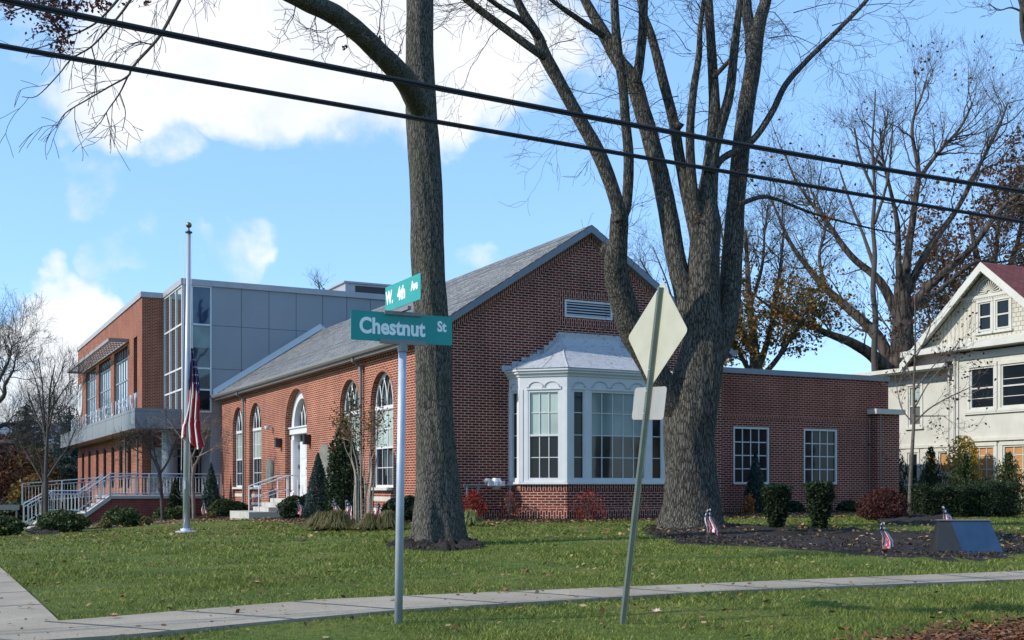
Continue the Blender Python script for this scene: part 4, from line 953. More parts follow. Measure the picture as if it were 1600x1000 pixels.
    for o_ in low:
        a, b = o_['u0'], o_['u1']; sash(mb, fw3, a, b, .75, 2.9, -.12, 2, [], fw=.07, wmat=DKBRN, gl=GLASS)
    for u in (1.0, 4.5): g = Geo(); g.tube(fw3([(u, .05, 3.3), (u, .05, .4)]), .05, 6); g.obj('downspout', GUT, mb)
    # seal
    g = Geo(); c = fw3([[22.1, .05, 6.18]])[0]
    def disc(r0, r1, d, mi, n=40):
        V = []; 
        for q in range(n):
            t = q*2*PI/n
            V += [(22.1+r0*math.cos(t), d, 6.18+r0*math.sin(t)), (22.1+r1*math.cos(t), d, 6.18+r1*math.sin(t))]
        g.add(fw3(V), [[2*q, 2*q+1, (2*q+3) % (2*n), (2*q+2) % (2*n)] for q in range(n)], mi)
    disc(.0, .62, .07, 1); disc(.62, .68, .072, 2); disc(.68, 1.0, .07, 0); disc(1.0, 1.05, .072, 2); disc(.2, .45, .075, 2)
    V = [(22.1+1.05*math.cos(q*PI/20), d, 6.18+1.05*math.sin(q*PI/20)) for d in (0, .07) for q in range(40)]; g.add(fw3(V), [[q, (q+1) % 40, 40+(q+1) % 40, 40+q] for q in range(40)], 0)
    o = g.obj('round_seal', [WHITE, plain('seal_grey', (.45,.48,.46), .6), plain('seal_dark', (.24,.27,.27), .6)], mb)
    # sunshade
    g = Geo(); u0, u1 = 3.6, 21.2; zt = 7.86
    g.box(u0, u1, .86, .95, zt-.12, zt+.04, 0, fw3); g.box(u0, u0+.07, .02, .86, zt-.12, zt+.04, 0, fw3); g.box(u1-.07, u1, .02, .86, zt-.12, zt+.04, 0, fw3); g.box(u0, u1, .0, .06, zt-.11, zt+.03, 0, fw3)
    for k in range(21):
        u = u0+(u1-u0)*(k+1)/22; g.box(u-.02, u+.02, .06, .86, zt-.05, zt+.0, 0, fw3)
    for k in range(5):
        d = .17+k*.135; g.box(u0, u1, d, d+.03, zt-.045, zt-.005, 0, fw3)
    g.obj('sunshade', plain('sunshade_metal', (.24,.22,.215), .5, .06), mb)
    # canopy
    cx = -7.97; z0, z1 = 3.26, 4.10
    g = Geo(); g.box(cx, -HW-.02, 0, .006, z0, z1, 0, fp) if False else None
    g = Geo(); g.box(cx, -HW-.04, T+.0, T+4.2, z0, z1); g.box(cx, sB-.0+.02, T+4.2, T+4.2+24.2, z0, z1)
    c_ = g.obj('canopy', CANP, mb)
    g = Geo()
    for s in (-6.7, -5.4): g.box(s-.012, s+.012, T-.004, T, z0, z1)
    g.box(cx, -HW-.04, T-.0035, T, z1-.14, z1-.12)
    for k in range(11): t = T+1.2+k*2.4; g.box(cx-.004, cx, t-.012, t+.012, z0, z1)
    g.box(cx-.0035, cx, T, T+28, z1-.14, z1-.12); g.obj('panel_joint', JOINT, c_)
    # column, recessed entrance
    g = Geo(); g.lathe([(.33, .35), (.33, z0)], 24, (-6.35, T+1.1, 0)); g.obj('column', CANP, mb, smooth=True)
    g = Geo(); g.box(sB+.02, -4.0, T+5.4, T+5.6, -.5, z0+.1); g.obj('recess_wall', plain('entrance_dark', (.035,.035,.038), .6), mb)
    g = Geo()
    g.box(-6.6, -5.9, T+4.02, T+4.06, .43, 2.6)
    g.obj('entry_panel', plain('pale_entry_panel', (.30,.33,.37), .5), mb)
    g = Geo()
    for s in (-5.75, -5.3, -4.9, -4.5): g.box(s-.03, s+.03, T+3.9, T+3.96, .43, 2.55)
    for z in (.45, 2.2, 2.55): g.box(-5.78, -4.42, T+3.9, T+3.95, z-.03, z+.03)
    e = g.obj('entrance_frame', CANP, mb); g = Geo(); g.box(-5.75, -4.45, T+3.97, T+3.99, .43, 2.55); g.obj('glass', GLASS, e)
    # raised letters on canopy
    txt = 'ROSELLE PUBLIC LIBRARY'; 
    return mb, fw3, cx, z1, T, txt
MB_, FW3, CX, CZ1, TT, TXT = modern()

def text_mesh(name, s, size, mat, parent, M, xs=1.0, ext=.004, offs=.0, spacing=1.0):
    cu = bpy.data.curves.new(name, 'FONT'); cu.body = s; cu.size = size; cu.extrude = ext; cu.offset = offs; cu.align_x = 'CENTER'; cu.align_y = 'CENTER'; cu.space_character = spacing; cu.resolution_u = 4
    o = bpy.data.objects.new(name, cu); COL.objects.link(o); bpy.context.view_layer.update()
    me = bpy.data.meshes.new_from_object(o.evaluated_get(bpy.context.evaluated_depsgraph_get())); bpy.data.objects.remove(o)
    V = np.empty(len(me.vertices)*3); me.vertices.foreach_get('co', V); V = V.reshape(-1, 3)
    if len(V):
        cx = (V[:, 0].min()+V[:, 0].max())/2; V[:, 0] = (V[:, 0]-cx)*xs
        V = M(V); me.vertices.foreach_set('co', V.ravel())
    me.materials.clear(); me.materials.append(mat); me.update()
    r = bpy.data.objects.new(name, me); COL.objects.link(r); r.parent = parent; return r
# canopy letters: one mesh per letter, parts of the building (reading left to right seen from the west = decreasing t)
n = len(TXT)
for i, ch in enumerate(TXT):
    if ch == ' ': continue
    t = TT+.55+(n-1-i)*1.08
    text_mesh('letter', ch, .86, ALU, MB_, (lambda V, t=t: np.stack([CX+.12+V[:, 2]*-1, t-V[:, 0], CZ1+.31+V[:, 1]], 1)), xs=1.0, ext=.03, offs=.02)

def terrace():
    t0 = 22.75
    tr = thing('entrance_terrace', 'raised brick terrace with pale slab edge and stairs down to the left', 'terrace', (OX, OY, 0), ANG)
    g = Geo(); g.box(-9.0, -HW-.02, t0, 27.3, -2, .33); g.box(-11.15, -9.85, t0, 25.2, -2, -.40)
    # sloped side wall
    g.poly([(-9.0, t0, .33), (-9.85, t0, -.33), (-9.85, t0, -2), (-9.0, t0, -2)])
    g.obj('brick_base', brick('terrace_brick', (.20,.035,.028), (.27,.055,.04), (.30,.18,.15), ms=.007), tr)
    g = Geo(); g.box(-9.05, -HW-.03, t0-.06, 27.35, .33, .45); g.box(-11.2, -9.9, t0-.06, 25.2, -.40, -.26)
    for k in range(4): g.box(-9.05-.22*(k+1), -9.05-.22*k, t0+.1, 25.1, -.9, .45-.165*(k+1)+.0)
    for k in range(3): g.box(-11.2-.28*(k+1), -11.2-.28*k, t0+.1, 25.1, -1.3, -.26-.16*(k+1))
    g.add([(-9.0, t0-.07, .47), (-9.95, t0-.07, -.24), (-9.95, t0-.07, -.42), (-9.0, t0-.07, .29), (-9.0, t0+.1, .47), (-9.95, t0+.1, -.24), (-9.95, t0+.1, -.42), (-9.0, t0+.1, .29)], [[0,1,2,3],[0,1,5,4],[3,2,6,7]])
    g.add([(-11.15, t0-.07, -.24), (-12.1, t0-.07, -.80), (-12.1, t0-.07, -1.1), (-11.15, t0-.07, -.5), (-11.15, t0+.1, -.24), (-12.1, t0+.1, -.80), (-12.1, t0+.1, -1.1), (-11.15, t0+.1, -.5)], [[0,1,2,3],[0,1,5,4],[3,2,6,7]])
    g.obj('slab', CONC, tr)
    def rail(label, t, segs, n=None):
        R = bpy.data.objects.new('railing', None); COL.objects.link(R); R.parent = tr; R['label'] = label
        g = Geo(); gb = Geo()
        for (s0, z0, s1, z1) in segs:
            for h, r in ((.90, .026), (.76, .018), (.10, .02)): g.tube([(s0, t, z0+h), (s1, t, z1+h)], r, 6)
            L_ = abs(s1-s0); m = max(2, int(L_/.13))
            for i in range(m+1):
                f = i/m; s = s0+(s1-s0)*f; z = z0+(z1-z0)*f
                gb.tube([(s, t, z+.10), (s, t, z+.76)], .0095, 4)
            for f in ([0, 1] if L_ < 1.6 else [0, .33, .66, 1]): s = s0+(s1-s0)*f; z = z0+(z1-z0)*f; g.box(s-.028, s+.028, t-.028, t+.028, z-.02, z+.90)
        g.obj('rail', ALU, R); b = gb.obj('balusters', ALU, R)
    rail('front railing of the terrace with stair rail running down left', t0+.06, [(-HW-.1, .45, -9.0, .45), (-9.0, .45, -9.95, -.25), (-9.95, -.25, -11.2, -.25), (-11.2, -.25, -12.1, -.78)])
    rail('rear stair railing of the terrace behind the first one', 25.1, [(-9.0, .45, -9.95, -.25), (-9.95, -.25, -11.2, -.25), (-11.2, -.25, -12.1, -.78)])
    rail('far railing along the outer side of the terrace walkway', 27.2, [(-7.3, .45, -12.0, .05)])
terrace()

# ------------------------------------------------------------------ white house
def white_house():
    hx, hy = 13.93, 42.0
    a = -(PI/2-ANG)     # local x (w) along (.457,-.89)
    H = thing('white_house', 'old cream stucco house with red roof, scalloped gable and boarded windows', 'house', (hx, hy, 0), a)
    # local: x = w, y = depth along g (into house), z
    fr = frame((0, 0, 0), (1, 0, 0), (0, -1, 0))
    ZW = 5.35
    mainops = [dict(u0=3.42, u1=4.42, zb=3.42, zt=4.83), dict(u0=4.68, u1=5.75, zb=3.42, zt=4.83), dict(u0=6.0, u1=7.1, zb=3.42, zt=4.83),
               dict(u0=3.42, u1=4.42, zb=.5, zt=2.18), dict(u0=4.75, u1=5.9, zb=.5, zt=2.18), dict(u0=6.1, u1=7.3, zb=.5, zt=2.18)]
    g = Geo(); wall_open(g, fr, 2.72, 9.0, -1, lambda u: ZW, [], mainops, .12)
    fw = frame((0, .25, 0), (1, 0, 0), (0, -1, 0))
    wops = [dict(u0=.45, u1=1.05, zb=3.0, zt=4.45), dict(u0=.42, u1=.90, zb=.2, zt=2.05), dict(u0=1.28, u1=1.72, zb=1.3, zt=2.05), dict(u0=1.85, u1=2.42, zb=1.3, zt=2.05)]
    wall_open(g, fw, -1.2, 2.72, -1, lambda u: 5.0, [], wops, .12)
    g.box(2.72, 2.74, 0, 8, -1, ZW); g.box(-1.2, -1.18, .27, 8, -1, 5.0)
    g.obj('wall', STUCCO, H)
    for i, o in enumerate(mainops):
        up = i < 3
        if up: sash(H, fr, o['u0'], o['u1'], o['zb'], o['zt'], -.05, 1, [3.78, 4.35] if i else [3.78], fw=.06, mid=4.12, wmat=WHITE_OLD, gl=GLASSB if False else GLASS, sill=True)
        else: sash(H, fr, o['u0'], o['u1'], o['zb'], o['zt'], -.05, 3, [.95, 1.4, 1.85], fw=.06, mw=.03, wmat=WHITE_OLD, splits=[(o['zb'], o['zt'], PLY)], label='boarded window with plywood behind muntins')
    sash(H, fw, .45, 1.05, 3.0, 4.45, -.05, 1, [], mid=3.72, wmat=WHITE_OLD, splits=[(3.0, 3.72, plain('screen', (.10,.10,.09), .8)), (3.72, 4.45, SHADE)])
    sash(H, fw, .42, .90, .2, 2.05, -.05, 1, [], mid=1.1, wmat=WHITE_OLD, gl=GLASS)
    for o in wops[2:]: sash(H, fw, o['u0'], o['u1'], o['zb'], o['zt'], -.05, 1, [], fw=.05, wmat=WHITE_OLD, splits=[(1.3, 2.05, PLY)], label='small window boarded with plywood')
    # trims: corner boards, casings, bands
    g = Geo()
    def casing(f, o, w=.12):
        a_, b_, c_, d_ = o['u0'], o['u1'], o['zb'], o['zt']
        g.box(a_-w, a_, .0, .035, c_-.05, d_+.12, 0, f); g.box(b_, b_+w, .0, .034, c_-.05, d_+.12, 0, f); g.box(a_-w, b_+w, .0, .045, d_+.0, d_+.12, 0, f); g.box(a_-w-.04, b_+w+.04, .0, .08, c_-.12, c_-.05, 0, f)
    for o in mainops: casing(fr, o, .11)
    for o in wops: casing(fw, o, .08)
    g.box(2.70, 2.95, -.002, .05, -1, 5.25, 0, fr); g.box(2.45, 2.66, 0, .04, -1, 4.95, 0, fw)
    g.box(3.2, 9.0, .0, .10, 2.34, 2.44, 0, fr); g.box(3.2, 9.0, .0, .07, 3.25, 3.32, 0, fr); g.box(-1.2, 2.6, 0, .05, 2.2, 2.3, 0, fw)
    g.box(2.7, 9.0, .0, .06, 5.12, 5.35, 0, fr); g.box(-1.2, 2.7, 0, .06, 4.72, 5.0, 0, fw)
    g.box(-.3, 2.5, 0, .03, 4.55, 4.60, 0, fw)
    g.box(.9, 2.72, -.9, -.02, 5.15, 5.42, 0, fr)
    g.obj('trim', WHITE_OLD, H)
    # wing roof / eave
    g = Geo(); g.add([(-1.7, -.35, 5.02), (2.75, -.35, 5.02), (2.75, 2.5, 5.14), (-1.7, 2.5, 5.14)], [[0, 1, 2, 3]]); g.add([(-1.7, 5.4, 5.02), (2.75, 5.4, 5.02), (2.75, 2.5, 5.14), (-1.7, 2.5, 5.14)], [[0, 1, 2, 3]]); g.obj('wing_roof', REDROOF, H)
    g = Geo(); g.box(-1.75, 2.72, -.42, -.30, 4.92, 5.06); g.box(-1.75, 2.72, -.36, .25, 4.90, 4.94); g.box(-1.75, -1.65, -.3, 5, 4.92, 5.06); g.obj('wing_eave', WHITE_OLD, H)
    # gable
    ax, az, sl = 4.31, 8.22, .86; bz = 5.55
    gops = [dict(u0=3.88, u1=4.40, zb=6.0, zt=6.95), dict(u0=4.58, u1=5.12, zb=6.0, zt=6.95)]
    fgb = frame((0, -.12, 0), (1, 0, 0), (0, -1, 0))
    hw = (az-.12-bz)/sl
    g = Geo(); wall_open(g, fgb, ax-hw, ax+hw, bz, lambda u: az-.12-sl*abs(u-ax), [ax], gops, .1)
    g.obj('gable_wall', SHINGLE, H)
    for o in gops: sash(H, fgb, o['u0'], o['u1'], o['zb'], o['zt'], -.04, 1, [], mid=6.47, fw=.05, wmat=WHITE_OLD, gl=GLASS)
    g = Geo()
    for o in gops: casing(fgb, o, .08)
    g.box(ax-1.12, ax+1.12, 0, .07, 7.10, 7.20, 0, fgb)
    for i in range(34): g.box(ax-1.1+i*.065, ax-1.1+i*.065+.032, 0, .06, 7.03, 7.10, 0, fgb)
    # cornice across under the gable with soffit
    g.box(ax-hw-.5, ax+hw+.5, -.1, .45, 5.42, 5.52, 0, frame((0, 0, 0), (1, 0, 0), (0, -1, 0))); g.box(ax-hw-.55, ax+hw+.55, .45, .52, 5.42, 5.60, 0, frame((0, 0, 0), (1, 0, 0), (0, -1, 0)))
    g.add(fr([(ax-hw-.5, .5, 5.6), (ax+hw+.5, .5, 5.6), (ax+hw, .12, 5.75), (ax-hw, .12, 5.75)]), [[0, 1, 2, 3]])
    # sunburst
    for i in range(13):
        t = PI*i/12; g.tube(fgb([(ax+.12*math.cos(t), .03, 7.24+.12*math.sin(t)), (ax+.42*math.cos(t), .035, 7.24+.42*math.sin(t))]), .02, 5)
    for r, w in ((.46, .03), (.56, .022), (.10, .02)):
        g.tube(fgb([(ax+r*math.cos(t), .03, 7.24+r*math.sin(t)) for t in np.linspace(0, PI, 21)]), w, 6)
    g.obj('gable_ornament', WHITE_OLD, H)
    # bargeboards and roof
    g = Geo(); B = az-(hw+.55)*sl
    for sg in (-1, 1):
        e = ax+sg*(hw+.55)
        for (y, t_) in ((-.55, .30), (-.50, .22)):
            g.add([(ax, y, az), (e, y, B), (e, y, B-t_), (ax, y, az-t_), (ax, y+.05, az), (e, y+.05, B), (e, y+.05, B-t_), (ax, y+.05, az-t_)], [[0,1,2,3],[7,6,5,4],[3,2,6,7]])
        g.add([(ax, -.5, az-.05), (e, -.5, B-.05), (e, -.1, B-.05), (ax, -.1, az-.05)], [[0, 1, 2, 3]])
        for i in range(22):  # scalloped edge
            f = (i+.5)/22; x = ax+sg*(hw+.5)*f; z = az-sl*(hw+.5)*f-.30
            g.lathe([(.0, -.03), (.035, -.01), (.035, .02)], 6, (x, -.50, z))
    g.obj('bargeboard', WHITE_OLD, H)
    g = Geo()
    for sg in (-1, 1):
        e = ax+sg*(hw+.62); z2 = az-(hw+.62)*sl
        g.add([(ax, -.54, az+.012), (e, -.54, z2+.012), (e, 9, z2+.012), (ax, 9, az+.012)], [[0, 1, 2, 3]])
    g.obj('roof', REDROOF, H)
    g = Geo(); g.tube([(2.62, -.12, 5.0), (2.60, -.12, 2.0), (2.55, -.1, -.5)], .035, 6); g.tube([(2.85, -.12, 5.3), (2.8, -.12, .2)], .022, 6); g.obj('downspout', WHITE_OLD, H)
white_house()

# ------------------------------------------------------------------ trees
def smooth_path(P, R, sub=4):
    P = np.asarray(P, float); R = np.asarray(R, float); n = len(P)
    if n < 3: 
        t = np.linspace(0, 1, sub+1)[:, None]; return P[0]*(1-t)+P[-1]*t, R[0]*(1-t[:, 0])+R[-1]*t[:, 0]
    Q = []; S = []
    for i in range(n-1):
        p0, p1, p2, p3 = P[max(i-1, 0)], P[i], P[i+1], P[min(i+2, n-1)]
        for k in range(sub):
            t = k/sub; Q.append(.5*((2*p1)+(-p0+p2)*t+(2*p0-5*p1+4*p2-p3)*t*t+(-p0+3*p1-3*p2+p3)*t**3)); S.append(R[i]*(1-t)+R[i+1]*t)
    Q.append(P[-1]); S.append(R[-1]); return np.array(Q), np.array(S)

def grow(g, p, d, L, r, lev, rng, tips=None, gnarl=.25, up=.15, k0=6, nch=5, ratio=.62, ang=.75, minr=.004, mi=0):
    n = max(4, int(5+lev)); pts = [np.array(p, float)]; d = np.array(d, float); d /= np.linalg.norm(d); dirs = [d]
    for i in range(n):
        d = d + rng.normal(0, gnarl, 3)*.55; d[2] += up*.35; d /= np.linalg.norm(d); pts.append(pts[-1]+d*L/n); dirs.append(d)
    R = np.linspace(r, max(minr, r*.35), n+1)
    g.tube(pts, R, k0 if lev > 1 else 3, mi, cap=False)
    if lev <= 0:
        if tips is not None: tips.append(pts[-1]); tips.append(pts[-2])
        return
    for c in range(nch):
        f = rng.uniform(.25, 1.0) if c else 1.0; i = min(n-1, int(f*n)); 
        q = pts[i]+(pts[i+1]-pts[i])*(f*n-i) if f < 1 else pts[-1]
        b = dirs[min(i+1, n)]; pr = rng.normal(size=3); pr -= b*pr.dot(b); pr /= np.linalg.norm(pr)+1e-9
        a = ang*rng.uniform(.6, 1.2) if c else ang*.3
        nd = b*math.cos(a)+pr*math.sin(a)
        grow(g, q, nd, L*ratio*rng.uniform(.75, 1.2), max(minr, np.interp(f, [0, 1], [R[0], R[-1]])*.62), lev-1, rng, tips, gnarl, up, max(3, k0-1), nch, ratio, ang, minr, mi)

def limb_mesh(parent, P, R, mat, name='limb', k=12, seed=0, rough=.06, sub=5):
    P, R = smooth_path(P, R, sub); rng = np.random.default_rng(seed); ph = rng.uniform(0, 6, 6)
    def prof(PP, th):
        z = np.cumsum(np.r_[0, np.linalg.norm(np.diff(PP, axis=0), axis=1)])[:, None]
        return 1+rough*(np.sin(th*3+z*1.3+ph[0])+np.sin(th*2-z*2.7+ph[1])*.8+np.sin(z*5.1+ph[2]+th)*.6+.5*np.sin(z*11+ph[3]+2*th))*.5
    g = Geo(); g.tube(P, R, k, prof=prof); o = g.obj(name, mat, parent, smooth=True, uv=False); return P, R

def trunk_mesh(parent, P, R, mat, flare, flare_h, k=40, seed=0, lobes=7, amp=.35, name='trunk', rough=.03):
    P, R = smooth_path(P, R, 14); z0 = P[0][2]; rng = np.random.default_rng(seed); ph = rng.uniform(0, 6, 8)
    def prof(PP, th):
        h = (PP[:, 2]-z0)[:, None]; f = np.exp(-h/flare_h)
        lob = 1+amp*(np.sin(lobes*th+ph[0])*.5+np.sin((lobes-3)*th+ph[1])*.5)*1.0
        rr = 1+flare*f*lob
        rr = rr + rough*(np.sin(th*5+h*1.1+ph[2])+np.sin(th*3-h*2.3+ph[3])+.6*np.sin(th*11+h*4+ph[4]))
        rr = rr + rough*.5*np.sin(th*19+ph[5]+1.5*np.sin(h*3))
        return rr
    g = Geo(); g.tube(P, R, k, prof=prof); g.obj(name, mat, parent, smooth=True, uv=False)

def px2w(pts, Y0, dy=0.0):
    """pixel polyline [(px,py,w)] at depth Y0 (+dy drift) -> points, radii"""
    n = len(pts); P = []; R = []
    for i, (x, y, w) in enumerate(pts):
        Y = Y0+dy*i/max(1, n-1); P.append(at(x, y, Y)); R.append(w/F*Y/2)
    return np.array([tuple(p) for p in P]), np.array(R)

def side_twigs(g, P, R, n, L, rng, lev=2, tips=None, r0=.012, up=.1, ang=1.0, t0=.15, gnarl=.35, nch=4):
    for _ in range(n):
        f = rng.uniform(t0, 1)*(len(P)-1.01); i = int(f); q = P[i]+(P[i+1]-P[i])*(f-i); b = P[i+1]-P[i]; b = b/np.linalg.norm(b)
        pr = rng.normal(size=3); pr -= b*pr.dot(b); pr /= np.linalg.norm(pr); a = ang*rng.uniform(.6, 1.2)
        grow(g, q, b*math.cos(a)+pr*math.sin(a), L*rng.uniform(.5, 1.2), min(r0, R[i]*.6), lev, rng, tips, gnarl, up, 4, nch, .6, .8, .0035)

def T1():
    b = gnd(684, 852); Y = b.y; t = thing('street_tree', 'tall thick grey trunk in front of the hall, behind the street name sign', 'tree', tuple(b))
    off = np.array(tuple(b))
    P, R = px2w([(684,857,62),(684,800,66),(682,740,62),(679,640,57),(675,520,54),(670,420,51.5),(667,330,51),(663,250,50),(658,170,48),(655,90,43),(656,0,41),(658,-120,38),(655,-260,28),(650,-420,14)], Y)
    rg = np.random.default_rng(3); trunk_mesh(t, P-off, R, BARK1, .55, .55, 64, 3, 6, .42, rough=.03)
    g = Geo(); rng = np.random.default_rng(9)
    L1 = [(660,175,40),(642,140,38),(622,112,34),(592,82,31),(558,48,32),(522,22,32),(480,2,30),(430,-22,27),(370,-60,24),(300,-110,20),(230,-160,14)]
    P1, R1 = px2w(L1, Y, -6); Pm, Rm = limb_mesh(t, P1-off, R1, BARK1, seed=5, k=16)
    g = Geo(); tips = []
    side_twigs(g, Pm, Rm, 26, 1.0, rng, 2, None, .012, .0, t0=.2)
    # the drooping twigs at upper left, carried by this limb
    DR = [([(340,-90,9),(300,-40,8),(282,-3,6),(255,48,5),(238,71,4.6),(207,105,4),(200,119,3.4),(170,136,2.8),(136,156,2.4),(102,177,2),(88,200,1.4)], 10),
          ([(200,119,3),(187,146,2.6),(170,170,2),(156,194,1.3)], 5), ([(187,146,2),(196,175,1.6),(191,204,1.1)], 4),
          ([(300,-100,7),(230,-40,6),(204,0,4.5),(190,20,4),(170,44,3.4),(143,73,3),(112,92,2.6),(92,116,2.2),(58,150,1.6),(34,151,1)], 10),
          ([(260,-100,7),(200,-20,5),(160,27,3.6),(135,45,3),(100,60,2.4),(60,75,1.8),(20,78,1.2)], 9),
          ([(240,71,2.4),(215,66,1.8),(195,80,1.2)], 4), ([(143,73,2.4),(150,105,2),(148,135,1.2)], 5), ([(235,-60,6),(120,-10,4),(60,5,3),(10,20,2)], 8)]
    for pts, m in DR:
        A, B = px2w(pts, Y-6, -.4); A, B = smooth_path(A-off, B, 4); g.tube(A, B, 5, cap=False)
        side_twigs(g, A, B, int(m*1.3), .45, rng, 1, None, .0055, -.10, .8, .25, .18, 3)
    for (x, y, n_) in ((460,5,4),(420,30,3),(620,30,5),(700,40,4)):
        c = np.array(tuple(at(x, y, Y)-b)); 
    g.obj('twigs', BARKT, t, uv=False)
    g = Geo()
    for (cx, cy, rx, ry, n_) in ((85,30,32,34,330),(62,12,40,16,140),(130,8,55,9,130),(100,60,16,20,60),(12,22,10,14,40),(232,2,8,6,14),(160,14,10,8,20),(538,74,6,6,16),(592,62,4,5,8),(96,78,8,8,20)):
        x = rng.normal(cx, rx*.5, n_); y = rng.normal(cy, ry*.5, n_); q = np.array([tuple(at(a, c, Y-6+rng.normal(0, .25))-b) for a, c in zip(x, y)])
        if cx > 400: q = np.array([tuple(at(a, c, Y-.5)-b) for a, c in zip(x, y)])
        g.leaves(q, .032, rng, .6)
    g.obj('leaves', L_DKRED, t, uv=False)
    # crown above frame
    g = Geo()
    for i in range(7):
        q = (P-off)[10+i % 4]; a = rng.uniform(0, 2*PI); grow(g, q, (math.cos(a)*.7, math.sin(a)*.7, .7), 4.2, .10, 3, rng, None, .25, .15, 6, 4, .62, .7, .006)
    g.obj('crown', BARKT, t, uv=False)
T1()

def T2():
    b = gnd(1080, 826); Y = b.y; off = np.array(tuple(b))
    t = thing('oak_tree', 'huge furrowed tree splitting into many stems right of the bay window', 'tree', tuple(b))
    P, R = px2w([(1080,832,84),(1080,780,82),(1078,730,77),(1077,690,78),(1080,650,82),(1086,610,78),(1094,570,72),(1100,530,66)], Y)
    trunk_mesh(t, P-off, R, BARK2, .44, .38, 64, 8, 8, .35, rough=.022)
    LM = [ # (pixel path, depth drift)
     ([(1068,650,52),(1040,612,44),(1015,565,42),(988,517,40),(971,460,40),(962,415,38),(966,372,30),(968,335,28)], -1.2, 16),
     ([(968,345,26),(964,317,22),(938,246,23),(907,189,20),(876,132,20),(850,84,21),(841,57,16),(819,22,14),(800,-20,12),(780,-80,9)], -2.0, 12),
     ([(850,88,15),(836,79,13),(788,44,12),(735,4,11),(700,-25,9),(640,-80,6)], -2.4, 10),
     ([(843,60,10),(819,35,9),(779,9,8),(745,-16,7)], -2.4, 8),
     ([(968,345,20),(979,317,17),(982,246,16),(977,185,15.5),(973,132,15),(964,66,14.5),(960,0,13),(955,-90,9)], -.6, 10),
     ([(1092,560,44),(1077,486,37),(1058,412,31),(1039,308,30),(1017,220,27),(1004,176,26),(990,128,26),(968,97,22),(946,57,20),(924,18,16),(905,-20,13),(880,-90,9)], .8, 14),
     ([(944,57,11),(898,26,9),(867,4,7),(840,-20,5)], -.8, 8),
     ([(994,130,16),(999,100,15),(1004,53,14),(1006,0,14),(1012,-80,9)], -.4, 10),
     ([(1098,400,30),(1080,326,24),(1065,264,17),(1052,189,17),(1034,119,16),(1017,53,13),(1002,10,10),(985,-60,7)], .5, 10),
     ([(1100,540,60),(1099,460,54),(1101,400,50),(1104,350,44),(1105,308,32),(1114,220,22),(1116,154,17),(1111,66,15),(1107,0,13),(1100,-90,9)], .3, 16),
     ([(1092,350,22),(1083,299,16),(1078,220,14),(1083,145,12),(1092,88,10),(1094,44,8),(1100,0,7)], -.6, 8),
     ([(1108,270,20),(1122,211,17),(1140,145,15),(1147,79,14),(1153,30,11),(1160,-30,9)], -.3, 10),
     ([(1108,560,50),(1128,520,42),(1138,480,38),(1144,396,32),(1150,316,29),(1162,198,27),(1175,110,26),(1184,44,22),(1197,0,18),(1215,-70,12)], 1.4, 14),
     ([(1173,80,20),(1173,57,18),(1165,0,18),(1158,-90,12)], 1.0, 10),
     ([(1118,262,12),(1131,246,11),(1175,220,11),(1206,176,10.5),(1228,132,9.5),(1263,92,8.5),(1303,53,7.5),(1351,4,6.5),(1385,-40,5)], 1.6, 9),
     ([(1158,318,9),(1188,308,7),(1215,312,5.5),(1272,334,4),(1340,352,3),(1400,365,2)], 2.0, 7),
     ([(1116,120,8),(1135,100,7),(1152,80,6)], .2, 7),
    ]
    rng = np.random.default_rng(21); gt = Geo()
    for i, (pts, dy, k) in enumerate(LM):
        s0 = 0
        A, B = px2w(pts, Y, dy); 
        if i in (1, 2, 3): A, B = px2w(pts, Y-1.2 if i == 1 else Y-2.6, dy+1.2 if i == 1 else -.6)
        if i in (13,): A, B = px2w(pts, Y+1.1, .6)
        Pm, Rm = limb_mesh(t, A-off, B, BARK2, seed=30+i, k=k, rough=.055)
        side_twigs(gt, Pm, Rm, 7 if i in (0, 9) else 13, .8, rng, 2, None, .008, .05, t0=.35, gnarl=.4, nch=3)
    # burl & stubs
    g = Geo()
    for pts in ([(968,400,34),(950,392,28),(938,388,22)], [(1065,200,14),(1053,190,8)]):
        A, B = px2w(pts, Y-.2); g = Geo(); g.tube(A-off, B, 10); g.obj('branch_stub', BARK2, t, smooth=True, uv=False)
    # dense fine twigs up top, extra long wispy ones
    for (x, y, dx, dz) in ((960,40,-1,.3),(900,60,-1,.1),(1040,60,-1,.4),(1130,100,-1,.3),(1180,20,1,.1),(1300,40,1,.5),(1330,20,1,.6),(1250,90,1,.2),(1010,150,-1,.2),(1060,150,-1,0),(1050,210,-1,0),(790,40,-1,-.3),(870,130,1,0),(950,180,-1,0),(1120,180,-1,.1),(1200,60,1,0),(1000,20,-1,.3),(1080,80,-1,.4),(740,0,-1,-.6),(1240,20,1,.3)):
        c = np.array(tuple(at(x, y, Y)-b))
        grow(gt, c, (dx, rng.normal(0, .4), dz), 1.6, .012, 3, rng, None, .35, -.05, 4, 3, .62, .8, .0035)
    gt.obj('twigs', BARKT, t, uv=False)
    g = Geo(); 
    for (x, y, s_, n_) in ((848,66,6,14),(1160,270,10,30),(1190,255,14,30),(1170,285,16,30),(1292,340,8,30),(1085,340,6,14),(940,120,4,5),(1120,110,4,4)):
        q = np.array([tuple(at(x+rng.normal(0, s_), y+rng.normal(0, s_*.6), Y+rng.normal(0, .3))-b) for _ in range(n_)]); g.leaves(q, .045, rng, .6)
    g.obj('leaves', L_BROWN, t, uv=False)
T2()

